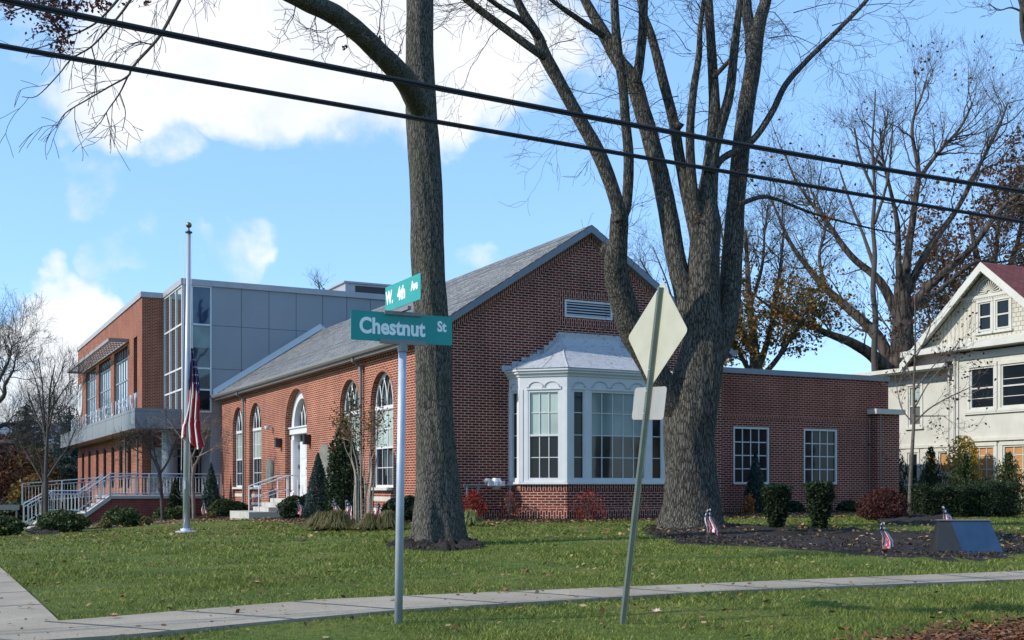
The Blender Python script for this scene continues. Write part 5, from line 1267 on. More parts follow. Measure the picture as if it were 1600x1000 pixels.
def limbs_tree(name, label, base_px, Y, limbs, mat, twn, twL, lev, seed, z0=None, leaves=None, lmat=None, lsize=.06, trunk_first=True, up=.15, tr=.02, nch=4, cat='tree', group=None, gnarl=.3, tmat=None, lz=99):
    b = at(base_px[0], base_px[1], Y); b.z = float(gz(b.x, b.y)) if z0 is None else z0
    t = thing(name, label, cat, tuple(b), 0, group); off = np.array(tuple(b)); rng = np.random.default_rng(seed); gt = Geo(); tips = []
    for i, L_ in enumerate(limbs):
        pts, dy = L_; A, B = px2w(pts, Y, dy); A = A-off
        if i == 0: A = np.r_[[[0, 0, -.05]], A]; B = np.r_[[B[0]*1.15], B]
        Pm, Rm = limb_mesh(t, A, B, mat, 'trunk' if i == 0 else 'limb', 10, seed+i, .07)
        n = twn if i else max(2, twn//3)
        side_twigs(gt, Pm, Rm, n, twL, rng, lev, tips, tr, up, .8, .25, gnarl, nch)
    gt.obj('twigs', tmat or mat, t, uv=False)
    if leaves and tips:
        T_ = np.array(tips); T_ = T_[T_[:, 2]+rng.normal(0, 1, len(T_)) < lz]; idx = rng.choice(len(T_), min(leaves, len(T_)*6)); q = T_[idx]+rng.normal(0, .12, (len(idx), 3))
        g = Geo(); g.leaves(q, lsize, rng, .65); g.obj('leaves', lmat, t, uv=False)
    return t, np.array(tips) if tips else None

# big bare oak behind the white house
limbs_tree('bare_oak', 'large bare spreading oak behind the annex and the white house', (1410, 800), 55, [
    ([(1410,700,41.0),(1410,600,39.4),(1410,540,37.7),(1410,480,27.9),(1410,440,23.0)], 0),
    ([(1400,580,24.6),(1390,560,21.3),(1370,525,18.0),(1340,495,14.8),(1290,450,10.7),(1260,415,8.2),(1235,380,6.6),(1215,335,4.1),(1200,300,2.5)], 3),
    ([(1395,590,23.0),(1365,557,19.7),(1330,535,14.8),(1290,520,10.7),(1235,495,6.6),(1190,470,3.3),(1150,430,2.5)], -3),
    ([(1405,500,19.7),(1375,440,13.1),(1330,400,9.8),(1290,345,7.4),(1262,310,4.9),(1240,275,3.3),(1225,235,2.5)], 2),
    ([(1408,470,14.8),(1404,410,9.8),(1402,350,8.2),(1392,300,5.7),(1380,250,4.1),(1375,200,2.5)], -2),
    ([(1412,470,18.0),(1418,400,13.1),(1425,350,10.7),(1432,300,9.0),(1435,265,7.4),(1425,200,4.9),(1440,150,3.3),(1448,125,1.6)], 1),
    ([(1415,460,16.4),(1450,390,10.7),(1490,335,8.2),(1515,290,6.6),(1535,250,5.7),(1560,200,4.1),(1575,160,2.5)], 3),
    ([(1418,490,19.7),(1440,460,14.8),(1465,435,13.1),(1520,385,9.8),(1565,325,6.6),(1600,300,4.9),(1640,270,3.3)], -2),
    ([(1425,480,13.1),(1460,460,8.2),(1520,412,5.7),(1560,410,3.3),(1610,400,2.5)], 4),
    ([(1435,280,7.4),(1465,240,5.7),(1500,200,4.1),(1520,160,2.5)], 0),
    ([(1290,450,6.6),(1280,400,4.9),(1290,350,3.3),(1270,300,2.5)], 4)], bark('far_oak_bark', (.055,.042,.034), (.13,.105,.085), 3, .8, .6, .05), 17, 2.7, 3, 100, leaves=700, lmat=L_BROWN, lsize=.09, tr=.045, nch=4, gnarl=.32, tmat=BARKF)
limbs_tree('slender_tree', 'slender dark bare tree rising between the annex roof and the big oak', (1367, 800), 47, [
    ([(1370,700,11),(1368,600,11),(1366,550,10),(1368,500,9),(1364,450,8.5),(1367,400,7.5),(1364,350,6.5),(1367,300,5.5),(1363,230,4),(1366,180,2.6),(1368,140,1.5)], 0),
    ([(1367,420,7),(1350,370,5),(1330,320,4),(1310,260,2)], 1), ([(1366,350,6),(1385,290,4),(1392,240,3),(1395,190,2)], -1), ([(1366,300,5),(1345,250,4),(1335,200,3)], 0), ([(1365,260,5),(1380,215,3),(1388,170,2)], 0)],
    BARKF, 9, 1.2, 3, 140, tr=.02, nch=3)
# autumn tree behind the annex
t, tips = limbs_tree('autumn_tree', 'tree with olive and orange leaves behind the annex, left of the big oak', (1180, 800), 50, [
    ([(1180,700,20),(1180,600,18),(1178,540,15),(1172,480,11),(1168,420,8),(1165,360,4)], 0), ([(1180,590,12),(1200,530,9),(1212,470,7),(1220,410,4),(1225,350,2)], 1),
    ([(1180,600,10),(1215,560,8),(1240,520,5),(1262,480,3)], -1), ([(1178,560,9),(1155,500,7),(1140,440,5),(1130,380,3),(1125,340,2)], 0), ([(1180,600,10),(1160,560,7),(1140,530,5)], -1), ([(1172,480,7),(1190,420,5),(1195,360,3),(1200,320,2)], 1)],
    BARKF, 22, 1.6, 3, 170, leaves=8000, lz=9.5, lmat=L_OLIVE, lsize=.08, tr=.03, nch=4)
limbs_tree('autumn_tree', 'leafy brown tree behind the red roof of the white house', (1545, 800), 62, [
    ([(1545,700,24),(1545,560,22),(1540,480,16),(1530,420,12),(1520,370,7),(1515,330,3)], 0), ([(1545,520,14),(1570,440,10),(1590,380,7),(1600,320,4)], 0), ([(1545,540,12),(1510,480,9),(1485,440,6),(1470,400,3)], 1), ([(1540,470,10),(1555,400,8),(1560,350,5),(1570,310,3)], -2), ([(1550,500,10),(1600,430,8),(1640,380,5)], 0), ([(1520,540,10),(1480,520,8),(1450,500,4)], 0)],
    BARKF, 22, 2.2, 3, 190, leaves=8000, lmat=L_BROWN, lsize=.11, tr=.04, nch=4)
limbs_tree('bare_tree', 'faint bare tree peeking over the right slope of the slate roof', (1060, 800), 70, [
    ([(1060,600,5),(1055,500,4),(1045,450,3),(1030,410,2),(1020,385,1)], 0), ([(1050,480,5),(1020,440,3),(1000,405,2)], 0), ([(1055,500,6),(1090,430,4),(1110,380,2)], 0)], BARKF, 16, 1.6, 3, 210, tr=.02)
limbs_tree('bare_tree', 'tiny bare treetop above the grey panel roofline', (508, 700), 85, [([(508,560,8),(508,480,5),(506,450,2)], 0), ([(508,490,3),(500,455,2),(497,444,1)], 0)], BARKF, 12, 1.0, 2, 215, tr=.02)
# young tree before the white house
limbs_tree('young_tree', 'slender young tree with a few dark leaves in front of the white house', (1421, 806), 33, [
    ([(1421,800,6.5),(1423,740,6),(1426,690,5.5),(1428,655,4.5),(1428,600,4),(1430,550,3),(1430,500,2),(1429,460,1)], 0),
    ([(1428,662,3.2),(1450,640,2.4),(1480,622,2),(1510,608,1.4),(1525,600,1)], -.4), ([(1428,640,2.4),(1450,600,1.8),(1475,570,1.4),(1490,545,1)], -.3), ([(1428,662,2.4),(1410,640,1.8),(1402,610,1.3),(1398,580,.9)], .4),
    ([(1429,610,2.2),(1460,570,1.6),(1490,545,1.8),(1500,530,1.2)], .2), ([(1429,600,2),(1412,560,1.5),(1405,530,1.4)], 0), ([(1430,560,3),(1450,520,2),(1460,480,1.2)], 0), ([(1428,650,3),(1445,650,2),(1478,650,1.2)], 0)],
    BARKL, 7, .7, 2, 230, leaves=420, lmat=L_DKRED, lsize=.05, tr=.006, nch=3)
# twin-stem young tree at left
limbs_tree('young_tree', 'leafless young tree with upright fanning branches left of the terrace stairs', (72, 826), 42, [
    ([(72,826,8),(72,780,7.5),(72,740,7),(73,700,5),(76,650,3.4),(78,610,2.6),(86,570,1.4)], 0),
    ([(72,765,4),(60,740,3),(45,715,2),(30,690,1.2)], .5), ([(72,750,4),(88,725,3),(105,700,2),(118,670,1.2)], -.5), ([(73,700,3.6),(66,650,2.6),(60,610,2),(48,575,1.3),(36,565,1)], 0),
    ([(76,655,3),(80,620,2),(92,590,1.5),(102,560,1.2)], 0), ([(73,690,4),(68,640,3),(66,600,2),(60,560,1.2)], .5), ([(78,640,3.4),(96,615,2.2),(110,595,1.2)], 0), ([(74,680,4),(56,650,2.8),(42,610,1.6)], .2), ([(76,670,3.4),(84,630,2.6),(84,590,1.4)], -.3), ([(76,650,3),(98,640,2),(113,620,1.2)], 0)],
    BARKF, 10, .8, 2, 250, tr=.008, nch=4, up=.4, gnarl=.15)
limbs_tree('young_tree', 'thin dark leafless stem beside the pale young tree left of the stairs', (67, 828), 42.6, [([(67,828,5),(67,790,5),(68,750,4),(64,720,3),(55,700,2)], 0), ([(68,755,3),(80,730,2),(92,715,1.2)], 0)], BARKF, 8, .6, 2, 262, tr=.007, nch=3)
# small ornamental trees before the terrace
limbs_tree('ornamental_tree', 'small bushy bare tree with curled brown leaves before the grey column', (254, 805), 43.5, [
    ([(254,805,6),(252,770,5.5),(250,745,5),(246,725,4)], 0), ([(248,735,4),(236,710,3),(225,690,2.4),(210,680,1.4)], 0), ([(250,740,4),(262,722,3),(270,700,2),(276,680,1.2)], .3), ([(246,728,3.4),(240,700,2.6),(238,680,1.4)], -.3), ([(244,720,2.6),(222,708,2),(205,700,1.2)], 0)],
    BARKF, 16, .65, 2, 270, leaves=260, lmat=L_DKRED, lsize=.04, tr=.008, nch=4)
limbs_tree('ornamental_tree', 'small bare tree with pale crooked branches right of the flagpole', (303, 812), 41.5, [
    ([(303,812,6),(302,780,5.5),(301,750,5),(304,725,4.5)], 0), ([(304,728,4),(316,705,3),(322,685,2.2),(328,665,1.4)], 0), ([(302,745,4),(296,700,3),(280,680,2.2),(262,655,1.4)], .3), ([(308,715,3),(335,700,2),(348,690,1.2)], -.3), ([(300,715,3),(310,690,2),(320,655,1.2)], 0)],
    plain('pale_crooked_bark', (.17,.13,.11), .9, .3), 12, .7, 2, 280, leaves=30, lmat=L_BROWN, lsize=.05, tr=.008, nch=3)
# left-edge trees
limbs_tree('bare_tree', 'big bare tree cut by the left edge of the picture', (-25, 800), 48, [
    ([(-25,760,22),(-25,700,21),(-28,650,18),(-20,600,13)], 0), ([(-22,700,12),(0,692,9),(20,690,7),(40,680,4),(60,670,2)], 0), ([(-22,680,10),(5,664,7),(30,662,4),(50,655,2)], 1), ([(-20,640,10),(5,620,7),(8,600,5),(20,580,3),(25,555,2)], -1), ([(-20,620,9),(0,590,6),(15,560,3),(18,540,2)], 0)],
    BARKF, 18, 1.4, 3, 300, tr=.02, nch=4)
limbs_tree('bare_tree', 'dark trunked tree among the far left thicket', (46, 800), 75, [
    ([(46,770,6),(46,720,6),(45,670,5),(42,640,3)], 0), ([(46,720,4),(30,690,3),(20,670,2)], 0), ([(46,700,4),(60,680,3),(70,660,2)], 0)], BARKF, 14, 1.8, 3, 310, tr=.02, nch=4)
limbs_tree('bare_tree', 'round bare treetop just left of the modern building', (112, 790), 110, [
    ([(112,750,8),(112,690,7),(110,660,5),(108,635,2)], 0), ([(112,690,5),(98,665,4),(90,645,2)], 0), ([(112,685,5),(124,655,4),(130,640,2)], 0)], BARKF, 16, 2.4, 3, 320, tr=.03, nch=4)
limbs_tree('bare_tree', 'bare branch tip in the top right corner of the picture', (1640, 800), 24, [
    ([(1640,700,36),(1640,400,34),(1630,100,30),(1605,20,16),(1592,-20,12)], 0), ([(1635,120,12),(1600,60,8),(1596,0,5)], 0), ([(1600,20,4),(1580,12,2.6),(1560,16,1.6),(1545,5,1)], 0)], BARKT, 5, .5, 2, 330, tr=.008, nch=3)

# ------------------------------------------------------------------ shrubs & conifers
def cloud_pts(prof, n, rng, lump=.16, pw=.35, ns=6):
    h = rng.uniform(0, 1, n); th = rng.uniform(0, 2*PI, n); H = np.array([p[0] for p in prof]); R = np.array([p[1] for p in prof]); Hn = H/H[-1]
    w = np.interp(h, Hn, R); keep = rng.uniform(0, R.max(), n) < w+.05*R.max(); h, th, w = h[keep], th[keep], w[keep]
    L_ = 1+lump*(np.sin(3*th+7*h+rng.uniform(0, 6))+np.sin(5*th-11*h+rng.uniform(0, 6))+.7*np.sin(9*th+17*h))*.6
    r = w*L_*rng.uniform(0, 1, len(h))**pw
    return np.stack([r*np.cos(th), r*np.sin(th), h*H[-1]], 1)
def shrub(name, label, p, prof, mat, n, size, seed, cat='shrub', stems=5, smat=None, asp=.55, lump=.16, aim=None, group=None, extra=None, pw=.35, sx=1.0):
    rng = np.random.default_rng(seed); t = thing(name, label, cat, tuple(p), 0, group)
    q = cloud_pts(prof, n, rng, lump, pw); q[:, 0] *= sx
    g = Geo(); g.leaves(q, size, rng, asp, aim=aim); g.obj('foliage', mat, t, uv=False)
    g = Geo(); H = prof[-1][0]; R = max(r for _, r in prof)
    for i in range(stems):
        a = rng.uniform(0, 2*PI); e = rng.uniform(.2, .7)*R; g.tube([(0.02*math.cos(a), .02*math.sin(a), -.05), (e*.4*math.cos(a), e*.4*math.sin(a), H*.4), (e*math.cos(a)*sx, e*math.sin(a), H*.8)], [.02, .014, .006], 5)
    g.obj('stem', smat or BARKF, t, uv=False)
    if extra: g = Geo(); q2 = cloud_pts(prof, extra[1], rng, lump, .12); g.leaves(q2, extra[2], rng, asp); g.obj('tip_leaves', extra[0], t, uv=False)
    return t
def dome(h, r): return [(0, r*.5), (h*.15, r*.85), (h*.45, r), (h*.75, r*.8), (h*.93, r*.42), (h, r*.1)]
def cone(h, r): return [(0, r*.75), (h*.12, r), (h*.5, r*.68), (h*.85, r*.25), (h, r*.04)]
def gp(px, py): return gnd(px, py)

# two vase-shaped yews
vase = [(0, .14), (.1, .20), (.5, .33), (.9, .40), (1.05, .42), (1.1, .36), (1.12, .25)]
YG = 'vase shaped yews in the mulch bed before the annex'
shrub('yew_shrub', 'left vase shaped clipped yew with flat top, between the spruce and the second yew', gp(1213,829), [(h*.86, r*.75) for h, r in vase], LG_YEW, 9000, .030, 1, group=YG, pw=.5)
shrub('yew_shrub', 'right taller clipped yew below the annex window nearest the pier', gp(1281,830), [(h*.92, r*.70) for h, r in vase], LG_YEW, 9000, .030, 2, group=YG, pw=.5)
# dwarf spruces
shrub('dwarf_spruce', 'narrow blue green dwarf spruce beside the left annex window', Vector((*L2W(5.7, .1), 0)), cone(1.85, .36), LG_SPRUCE, 9000, .034, 3, cat='conifer', lump=.1)
shrub('dwarf_spruce', 'narrow blue green dwarf spruce right of the entrance steps', gp(497,812), cone(2.0, .46), LG_SPRUCE, 11000, .038, 4, cat='conifer', lump=.1)
shrub('dwarf_spruce', 'slim dwarf spruce at the corner where hall meets terrace', Vector((*L2W(-5.2, 21.6), -.2)), cone(2.0, .42), LG_SPRUCE, 7000, .042, 5, cat='conifer', lump=.1)
shrub('dwarf_spruce', 'dark slim spruce behind the flagpole base', Vector((*L2W(-6.6, 21.9), -.4)), cone(1.6, .36), LG_DARK, 6000, .042, 6, cat='conifer', lump=.1)
# holly + crape myrtle
shrub('holly', 'tall dark holly shrub before the arched window nearest the door', gp(537,816), [(0, .42), (.5, .52), (1.5, .42), (2.1, .30), (2.5, .16), (2.75, .05)], LG_DARK, 13000, .045, 7, lump=.2)
shrub('climbing_shrub', 'thin leggy evergreen with green sprays in front of the tall arched window', gp(551,816), [(0, .1), (1.5, .12), (2.0, .32), (2.8, .30), (3.3, .2), (3.5, .05)], LG_RHO, 1000, .045, 8, stems=4, lump=.3, pw=.6)
def myrtle():
    p = gp(568,820); t = thing('crape_myrtle', 'multi stemmed pale barked crape myrtle with rusty leaves, tied midway', 'tree', tuple(p)); rng = np.random.default_rng(12)
    gt = Geo(); tips = []
    for i in range(9):
        a = rng.uniform(0, 2*PI); x0, y0 = .25*(i/8-.5)*2, rng.normal(0, .08); e = rng.uniform(.1, .35)
        g = Geo(); P = np.array([(x0*.9, y0, -.1), (x0*1.0+rng.normal(0,.02), y0, .6), (x0*1.05+rng.normal(0,.03), y0*1.2, 1.2), (x0*1.3+e*.2*math.cos(a), y0+e*.3*math.sin(a), 1.6)]); Pm, Rm = smooth_path(P, [.026, .024, .02, .013], 4); g.tube(Pm, Rm, 7); g.obj('stem', BARKM, t, uv=False)
        grow(gt, Pm[-1], (x0*.5+rng.normal(0, .2), rng.normal(0, .2), 1), .7, .011, 2, rng, tips, .25, .2, 4, 4, .6, .6, .004)
    gt.obj('twigs', BARKM, t, uv=False); T_ = np.array(tips); g = Geo(); q = T_[rng.choice(len(T_), 900)]+rng.normal(0, .09, (900, 3)); g.leaves(q, .035, rng, .55); g.obj('leaves', leafmat('myrtle_leaf', [(0,(.09,.03,.012)),(.5,(.22,.07,.02)),(.8,(.12,.11,.03)),(1,(.30,.14,.04))]), t, uv=False)
    g = Geo(); g.tube([(-.28, -.03, 1.0), (0, -.09, .98), (.30, -.03, 1.03)], .012, 5); g.obj('tie', DKBRN, t)
myrtle()
# rhododendrons and boxwoods on the left
for i, (px, py, h, r, m, lab, ex) in enumerate([
    (183,822,.62,.42,LG_RHO,'round rhododendron, left of a pair in front of the terrace wall',1),(200,823,.58,.40,LG_RHO,'round rhododendron, right of the pair in front of the terrace wall',1),(197,810,.66,.52,LG_DARK,'dark evergreen shrub behind the rhododendron pair',0),
    (138,815,.60,.42,LG_DARK,'dark rounded shrub at the foot of the sloping stair wall',0),(97,832,.62,.68,LG_RHO,'wide rhododendron right of the leafless young tree',1),(86,815,.55,.6,LG_DARK,'low dark shrub under the stair landing',0),
    (6,838,.52,.50,LG_RHO,'rhododendron cut by the left edge of the picture',1),(256,813,.50,.42,LG_RHO,'light green rhododendron left of the flagpole',1),(278,813,.52,.40,LG_RHO,'light green rhododendron just behind the flagpole',1),
    (241,810,.75,.34,LG_DARK,'upright dark shrub against the terrace wall',0)]):
    shrub('rhododendron' if ex else 'evergreen_shrub', lab, gp(px, py), dome(h, r), m, 5200, .045, 40+i, extra=(L_CREAM, 260, .035) if ex else None)
for i, (s, tt, h, r, m, lab) in enumerate([(330,800,.85,.62,LG_RHO,'leafy green shrub nearest the terrace along the hall'),(350,809,.75,.62,LG_RHO,'leafy green shrub with yellowish tips left of the white steps'),(371,808,.62,.42,LG_RHO,'leafy green shrub beside the white steps'),
    (460,812,.75,.5,LG_DARK,'dark boxwood right of the entrance steps'),(481,810,.78,.42,LG_DARK,'second boxwood tucked against the narrow spruce'),(517,811,.72,.35,LG_RHO,'low shrub between the narrow spruce and the holly'),(640,816,.66,.34,LG_DARK,'dark clipped shrub behind the sign pole near the hall corner'),(615,816,.6,.3,LG_DARK,'dark clipped shrub left of the thick tree trunk')]):
    shrub('boxwood', lab, gp(s, tt), dome(h, r), m, 5200, .04, 60+i, extra=(L_CREAM, 260, .03) if m is LG_RHO else None)
for i, (px, py, r) in enumerate([(226,822,.22),(330,812,.20),(165,826,.2)]):
    shrub('perennial', ['small brown dormant perennial right of the rhododendron pair','small brown dormant perennial near the hall corner bed','small brown dormant perennial at the stair wall'][i], gp(px, py), dome(.3, r), L_TAN, 1200, .03, 80+i, cat='plant')
# ornamental grasses
def tuft(label, p, n, h, r, seed, mat=L_TAN):
    rng = np.random.default_rng(seed); g = Geo(); th = rng.uniform(0, 2*PI, n); e = rng.uniform(.05, 1.15, n)*r; H = h*rng.uniform(.45, 1.25, n)
    b = rng.normal(0, r*.12, (n, 2)); V = []; w = .005
    for i in range(n):
        c, s_ = math.cos(th[i]), math.sin(th[i]); bx, by = b[i]; px_, py_ = -s_*w, c*w
        q_ = e[i]/r; Hi = H[i]*(1.15-.55*q_*q_); pts = [(bx, by, 0), (bx+c*e[i]*.35, by+s_*e[i]*.35, Hi*.75), (bx+c*e[i]*.8, by+s_*e[i]*.8, Hi*.95), (bx+c*e[i]*1.15, by+s_*e[i]*1.15, Hi*(.82-.35*q_))]
        V += [(x-px_, y-py_, z) for x, y, z in pts]+[(x+px_, y+py_, z) for x, y, z in pts]
    V = np.array(V); i = np.arange(n)[:, None]*8; Fq = np.concatenate([i+np.array([[a, a+1, a+5, a+4]]) for a in range(3)]); g.add(V, Fq)
    o = g.obj('ornamental_grass', mat, uv=False); o.location = p; tag(o, label, 'ornamental grass', 'arching grass clumps at the hall corner')
tuft('arching tan grass clump behind the pair of little flags', gp(505,829), 1500, .34, .45, 1); tuft('arching tan grass clump right next to the stars flag before the holly', gp(527,829), 1500, .36, .5, 2); tuft('arching grass clump left of the sign pole', gp(580,829), 1300, .30, .4, 3); tuft('arching grass clump touching the sign pole', gp(606,828), 1300, .34, .4, 4)
tuft('yellowing grass clump right of the thick trunk by the wall', gp(735,822), 500, .3, .3, 5, L_CREAM)
# nandinas before the gable
for i, (s, h, r, m, lab, n_) in enumerate([(-3.75,.78,.34,L_RED,'bright red leafed bush below the gas meter',1500),(-2.75,.75,.34,leafmat('pinkish_red_leaf', [(0,(.2,.04,.04)),(1,(.48,.14,.10))]),'sparse red bush between the gas meter and the bay',380),(-1.2,.78,.5,L_RED,'red bush in front of the left bay base',620),(1.6,.6,.36,L_RED,'sparse red bush left of the leaning sign post',160),(.2,.75,.4,L_BROWN,'twiggy bare bush with pale leaves before the bay front',70)]):
    tt = -2.0 if -2.3 < s < 2.3 else -.75
    x, y = L2W(s, tt); shrub('nandina', lab, Vector((x, y, float(gz(x, y)))), dome(h, r), m, n_, .032, 90+i, stems=9, pw=.7)
x, y = L2W(5.0, -.5); shrub('orange_shrub', 'small orange leafed shrub right of the huge trunk', Vector((x, y, 0)), dome(.62, .22), leafmat('orange_leaf', [(0,(.35,.09,.02)),(1,(.5,.2,.05))]), 300, .04, 99, stems=6, pw=.6)
# annex border shrubs
for i, (s, h, r) in enumerate([(7.2,.4,.35),(10.2,.45,.5),(9.4,.4,.4),(6.4,.3,.3)]):
    x, y = L2W(s, .2); shrub('low_shrub', ['low dark shrub between the annex windows','low dark shrub left of the red maple','low dark shrub below the right annex window','low dark shrub below the left annex window'][i], Vector((x, y, 0)), dome(h, r), LG_DARK, 2200, .04, 110+i)
# japanese maple dome
p = gp(1380, 814); shrub('japanese_maple', 'low dome shaped dark red weeping maple at the annex corner', p, [(0, .26), (.12, .54), (.33, .64), (.58, .52), (.76, .3), (.84, .1)], L_MAPLE, 10000, .028, 120, cat='shrub', lump=.14)
# arborvitae / hedge right
for i, (w, off, h, r, m, lab) in enumerate([(.6,-1.6,2.3,.55,LG_ARB,'loose cypress sprays at the annex edge of the white house'),(1.9,-1.9,2.2,.8,LG_ARB,'green cypress shrub below the small boarded windows'),(3.3,-1.7,2.15,.62,LG_ARB,'green cypress shrub left of the yellow shrub'),(5.0,-2.0,1.9,.75,LG_ARB,'olive green cypress below the plywood window'),(6.3,-1.6,1.9,.8,LG_ARB,'dark cypress at the right edge of the picture')]):
    x = 13.93+w*GY+off*GX; y = 42-w*GX+off*GY
    shrub('cypress_shrub', lab, Vector((x, y, -.02)), [(0, r*.8), (h*.3, r), (h*.5, r*.75), (h*.7, r*.45), (h, r*.10)], m, 5200, .07, 130+i, cat='conifer', lump=.6, asp=.28, aim=np.array([0, 0, 1.0]), pw=.6)
x = 13.93+4.0*GY-1.0*GX; y = 42-4.0*GX-1.0*GY; shrub('yellow_shrub', 'tall shrub with yellow autumn leaves against the boarded window', Vector((x, y, 0)), [(0, .3), (.8, .5), (1.6, .58), (2.2, .45), (2.5, .2)], L_YEL, 3800, .05, 140, pw=.5, stems=7)
x = 13.93+5.9*GY-1.2*GX; y = 42-5.9*GX-1.2*GY; shrub('yellow_shrub', 'small orange and yellow shrub at the right picture edge', Vector((x, y, 0)), dome(1.6, .4), L_YEL, 900, .05, 141, pw=.5)
# clipped dark hedge blocks
for i, (px, w_, lab) in enumerate([(1465,1.3,'dark clipped hedge block behind the mulch mound'),(1505,1.5,'dark clipped hedge block behind the little flag'),(1548,1.5,'dark square hedge behind the slanted memorial')]):
    p = at(px, 800, 31.5+i*.2); p.z = -.02; rng = np.random.default_rng(150+i); t = thing('hedge', lab, 'hedge', tuple(p)); n = 11000
    q = rng.uniform(-1, 1, (n, 3)); ax = rng.integers(0, 3, n); q[np.arange(n), ax] = np.sign(q[np.arange(n), ax])*rng.uniform(.75, 1.03, n); q = q*np.array([w_/2*.8, .4, .38+.06*(i == 2)])*(1+.13*rng.normal(size=(n, 1)))+np.array([0, 0, .41+.05*(i == 2)]); q[:, 2] += .06*np.sin(q[:, 0]*9+i); g = Geo(); g.leaves(q, .03, rng, .5); g.obj('foliage', LG_YEW, t, uv=False)
    g = Geo(); g.tube([(0, 0, -.1), (0.05, 0, .6)], [.03, .01], 5); g.obj('stem', BARKF, t)
# distant left: conifers, red-brown shrubs
def spruce(name, label, px, py_top, Y, rbase, seed, mat, zb=None, n_w=22):
    p = at(px, 800, Y); p.z = float(gz(p.x, p.y)); top = at(px, py_top, Y); H = top.z-p.z; rng = np.random.default_rng(seed); t = thing(name, label, 'conifer', tuple(p))
    g = Geo(); g.tube([(0, 0, 0), (0, 0, H*.5), (0, 0, H)], [.16, .09, .02], 8); g.obj('trunk', BARKF, t, uv=False); g = Geo(); C = []; A = []; gb = Geo()
    for k in range(n_w):
        f = k/n_w; z = H*(.06+.92*f); L_ = rbase*(1-f)**.9*1.0+.12
        for j in range(int(7+6*(1-f))):
            a = rng.uniform(0, 2*PI); l = L_*rng.uniform(.7, 1.15); m = max(6, int(l*16)); u = np.linspace(.1, 1, m); d = np.array([math.cos(a), math.sin(a)])
            zz = z + rng.normal(0, .1) - .30*l*u + .22*l*u**3; pts = np.stack([d[0]*u*l, d[1]*u*l, zz], 1)
            gb.tube(pts[::max(1, m//4)], .015, 3, cap=False)
            for rep in range(3): C.append(pts+rng.normal(0, .06+.07*l, pts.shape)*np.array([1, 1, .35])-np.array([0, 0, .05])); A.append(np.tile([d[0], d[1], -.5], (m, 1)))
    g.leaves(np.concatenate(C), .11, rng, .35, aim=np.concatenate(A)); g.obj('needles', mat, t, uv=False); gb.obj('branches', BARKF, t, uv=False)
spruce('fir_tree', 'dark pointed fir tree in the far left background', 41, 624, 75, 2.9, 160, LG_DARK)
spruce('spruce_tree', 'broad blue grey spruce behind the left end of the modern building', 107, 640, 85, 3.6, 161, LG_SPRUCE, n_w=24)
spruce('fir_tree', 'dark low evergreen at the far left below the thicket', 8, 742, 70, 2.2, 162, LG_DARK, n_w=12)
for i, (px, py, Y, h, r, m, lab) in enumerate([(15,790,78,5.5,3.2,L_MAPLE,'large dark red leafed thicket bush at far left'),(45,790,70,4.2,1.8,L_OLIVE,'muted brown green thicket bush beside the fir'),(-25,790,66,5.0,2.6,L_MAPLE,'dark red bush cut by the left edge'),(95,790,120,10.5,6.0,L_MAPLE,'dull red crowned tree behind the canopy end'),(58,790,62,2.4,1.2,L_OLIVE,'olive bush behind the stair railing'),(28,806,58,1.0,1.5,LG_DARK,'low grey green hedge at far left by the road')]):
    p = at(px, py, Y); p.z = float(gz(p.x, p.y)); shrub('thicket_bush', lab, p, dome(h, r), m, 5200, .13, 170+i, lump=.3, pw=.6, stems=9, extra=(L_BROWN, 500, .11))

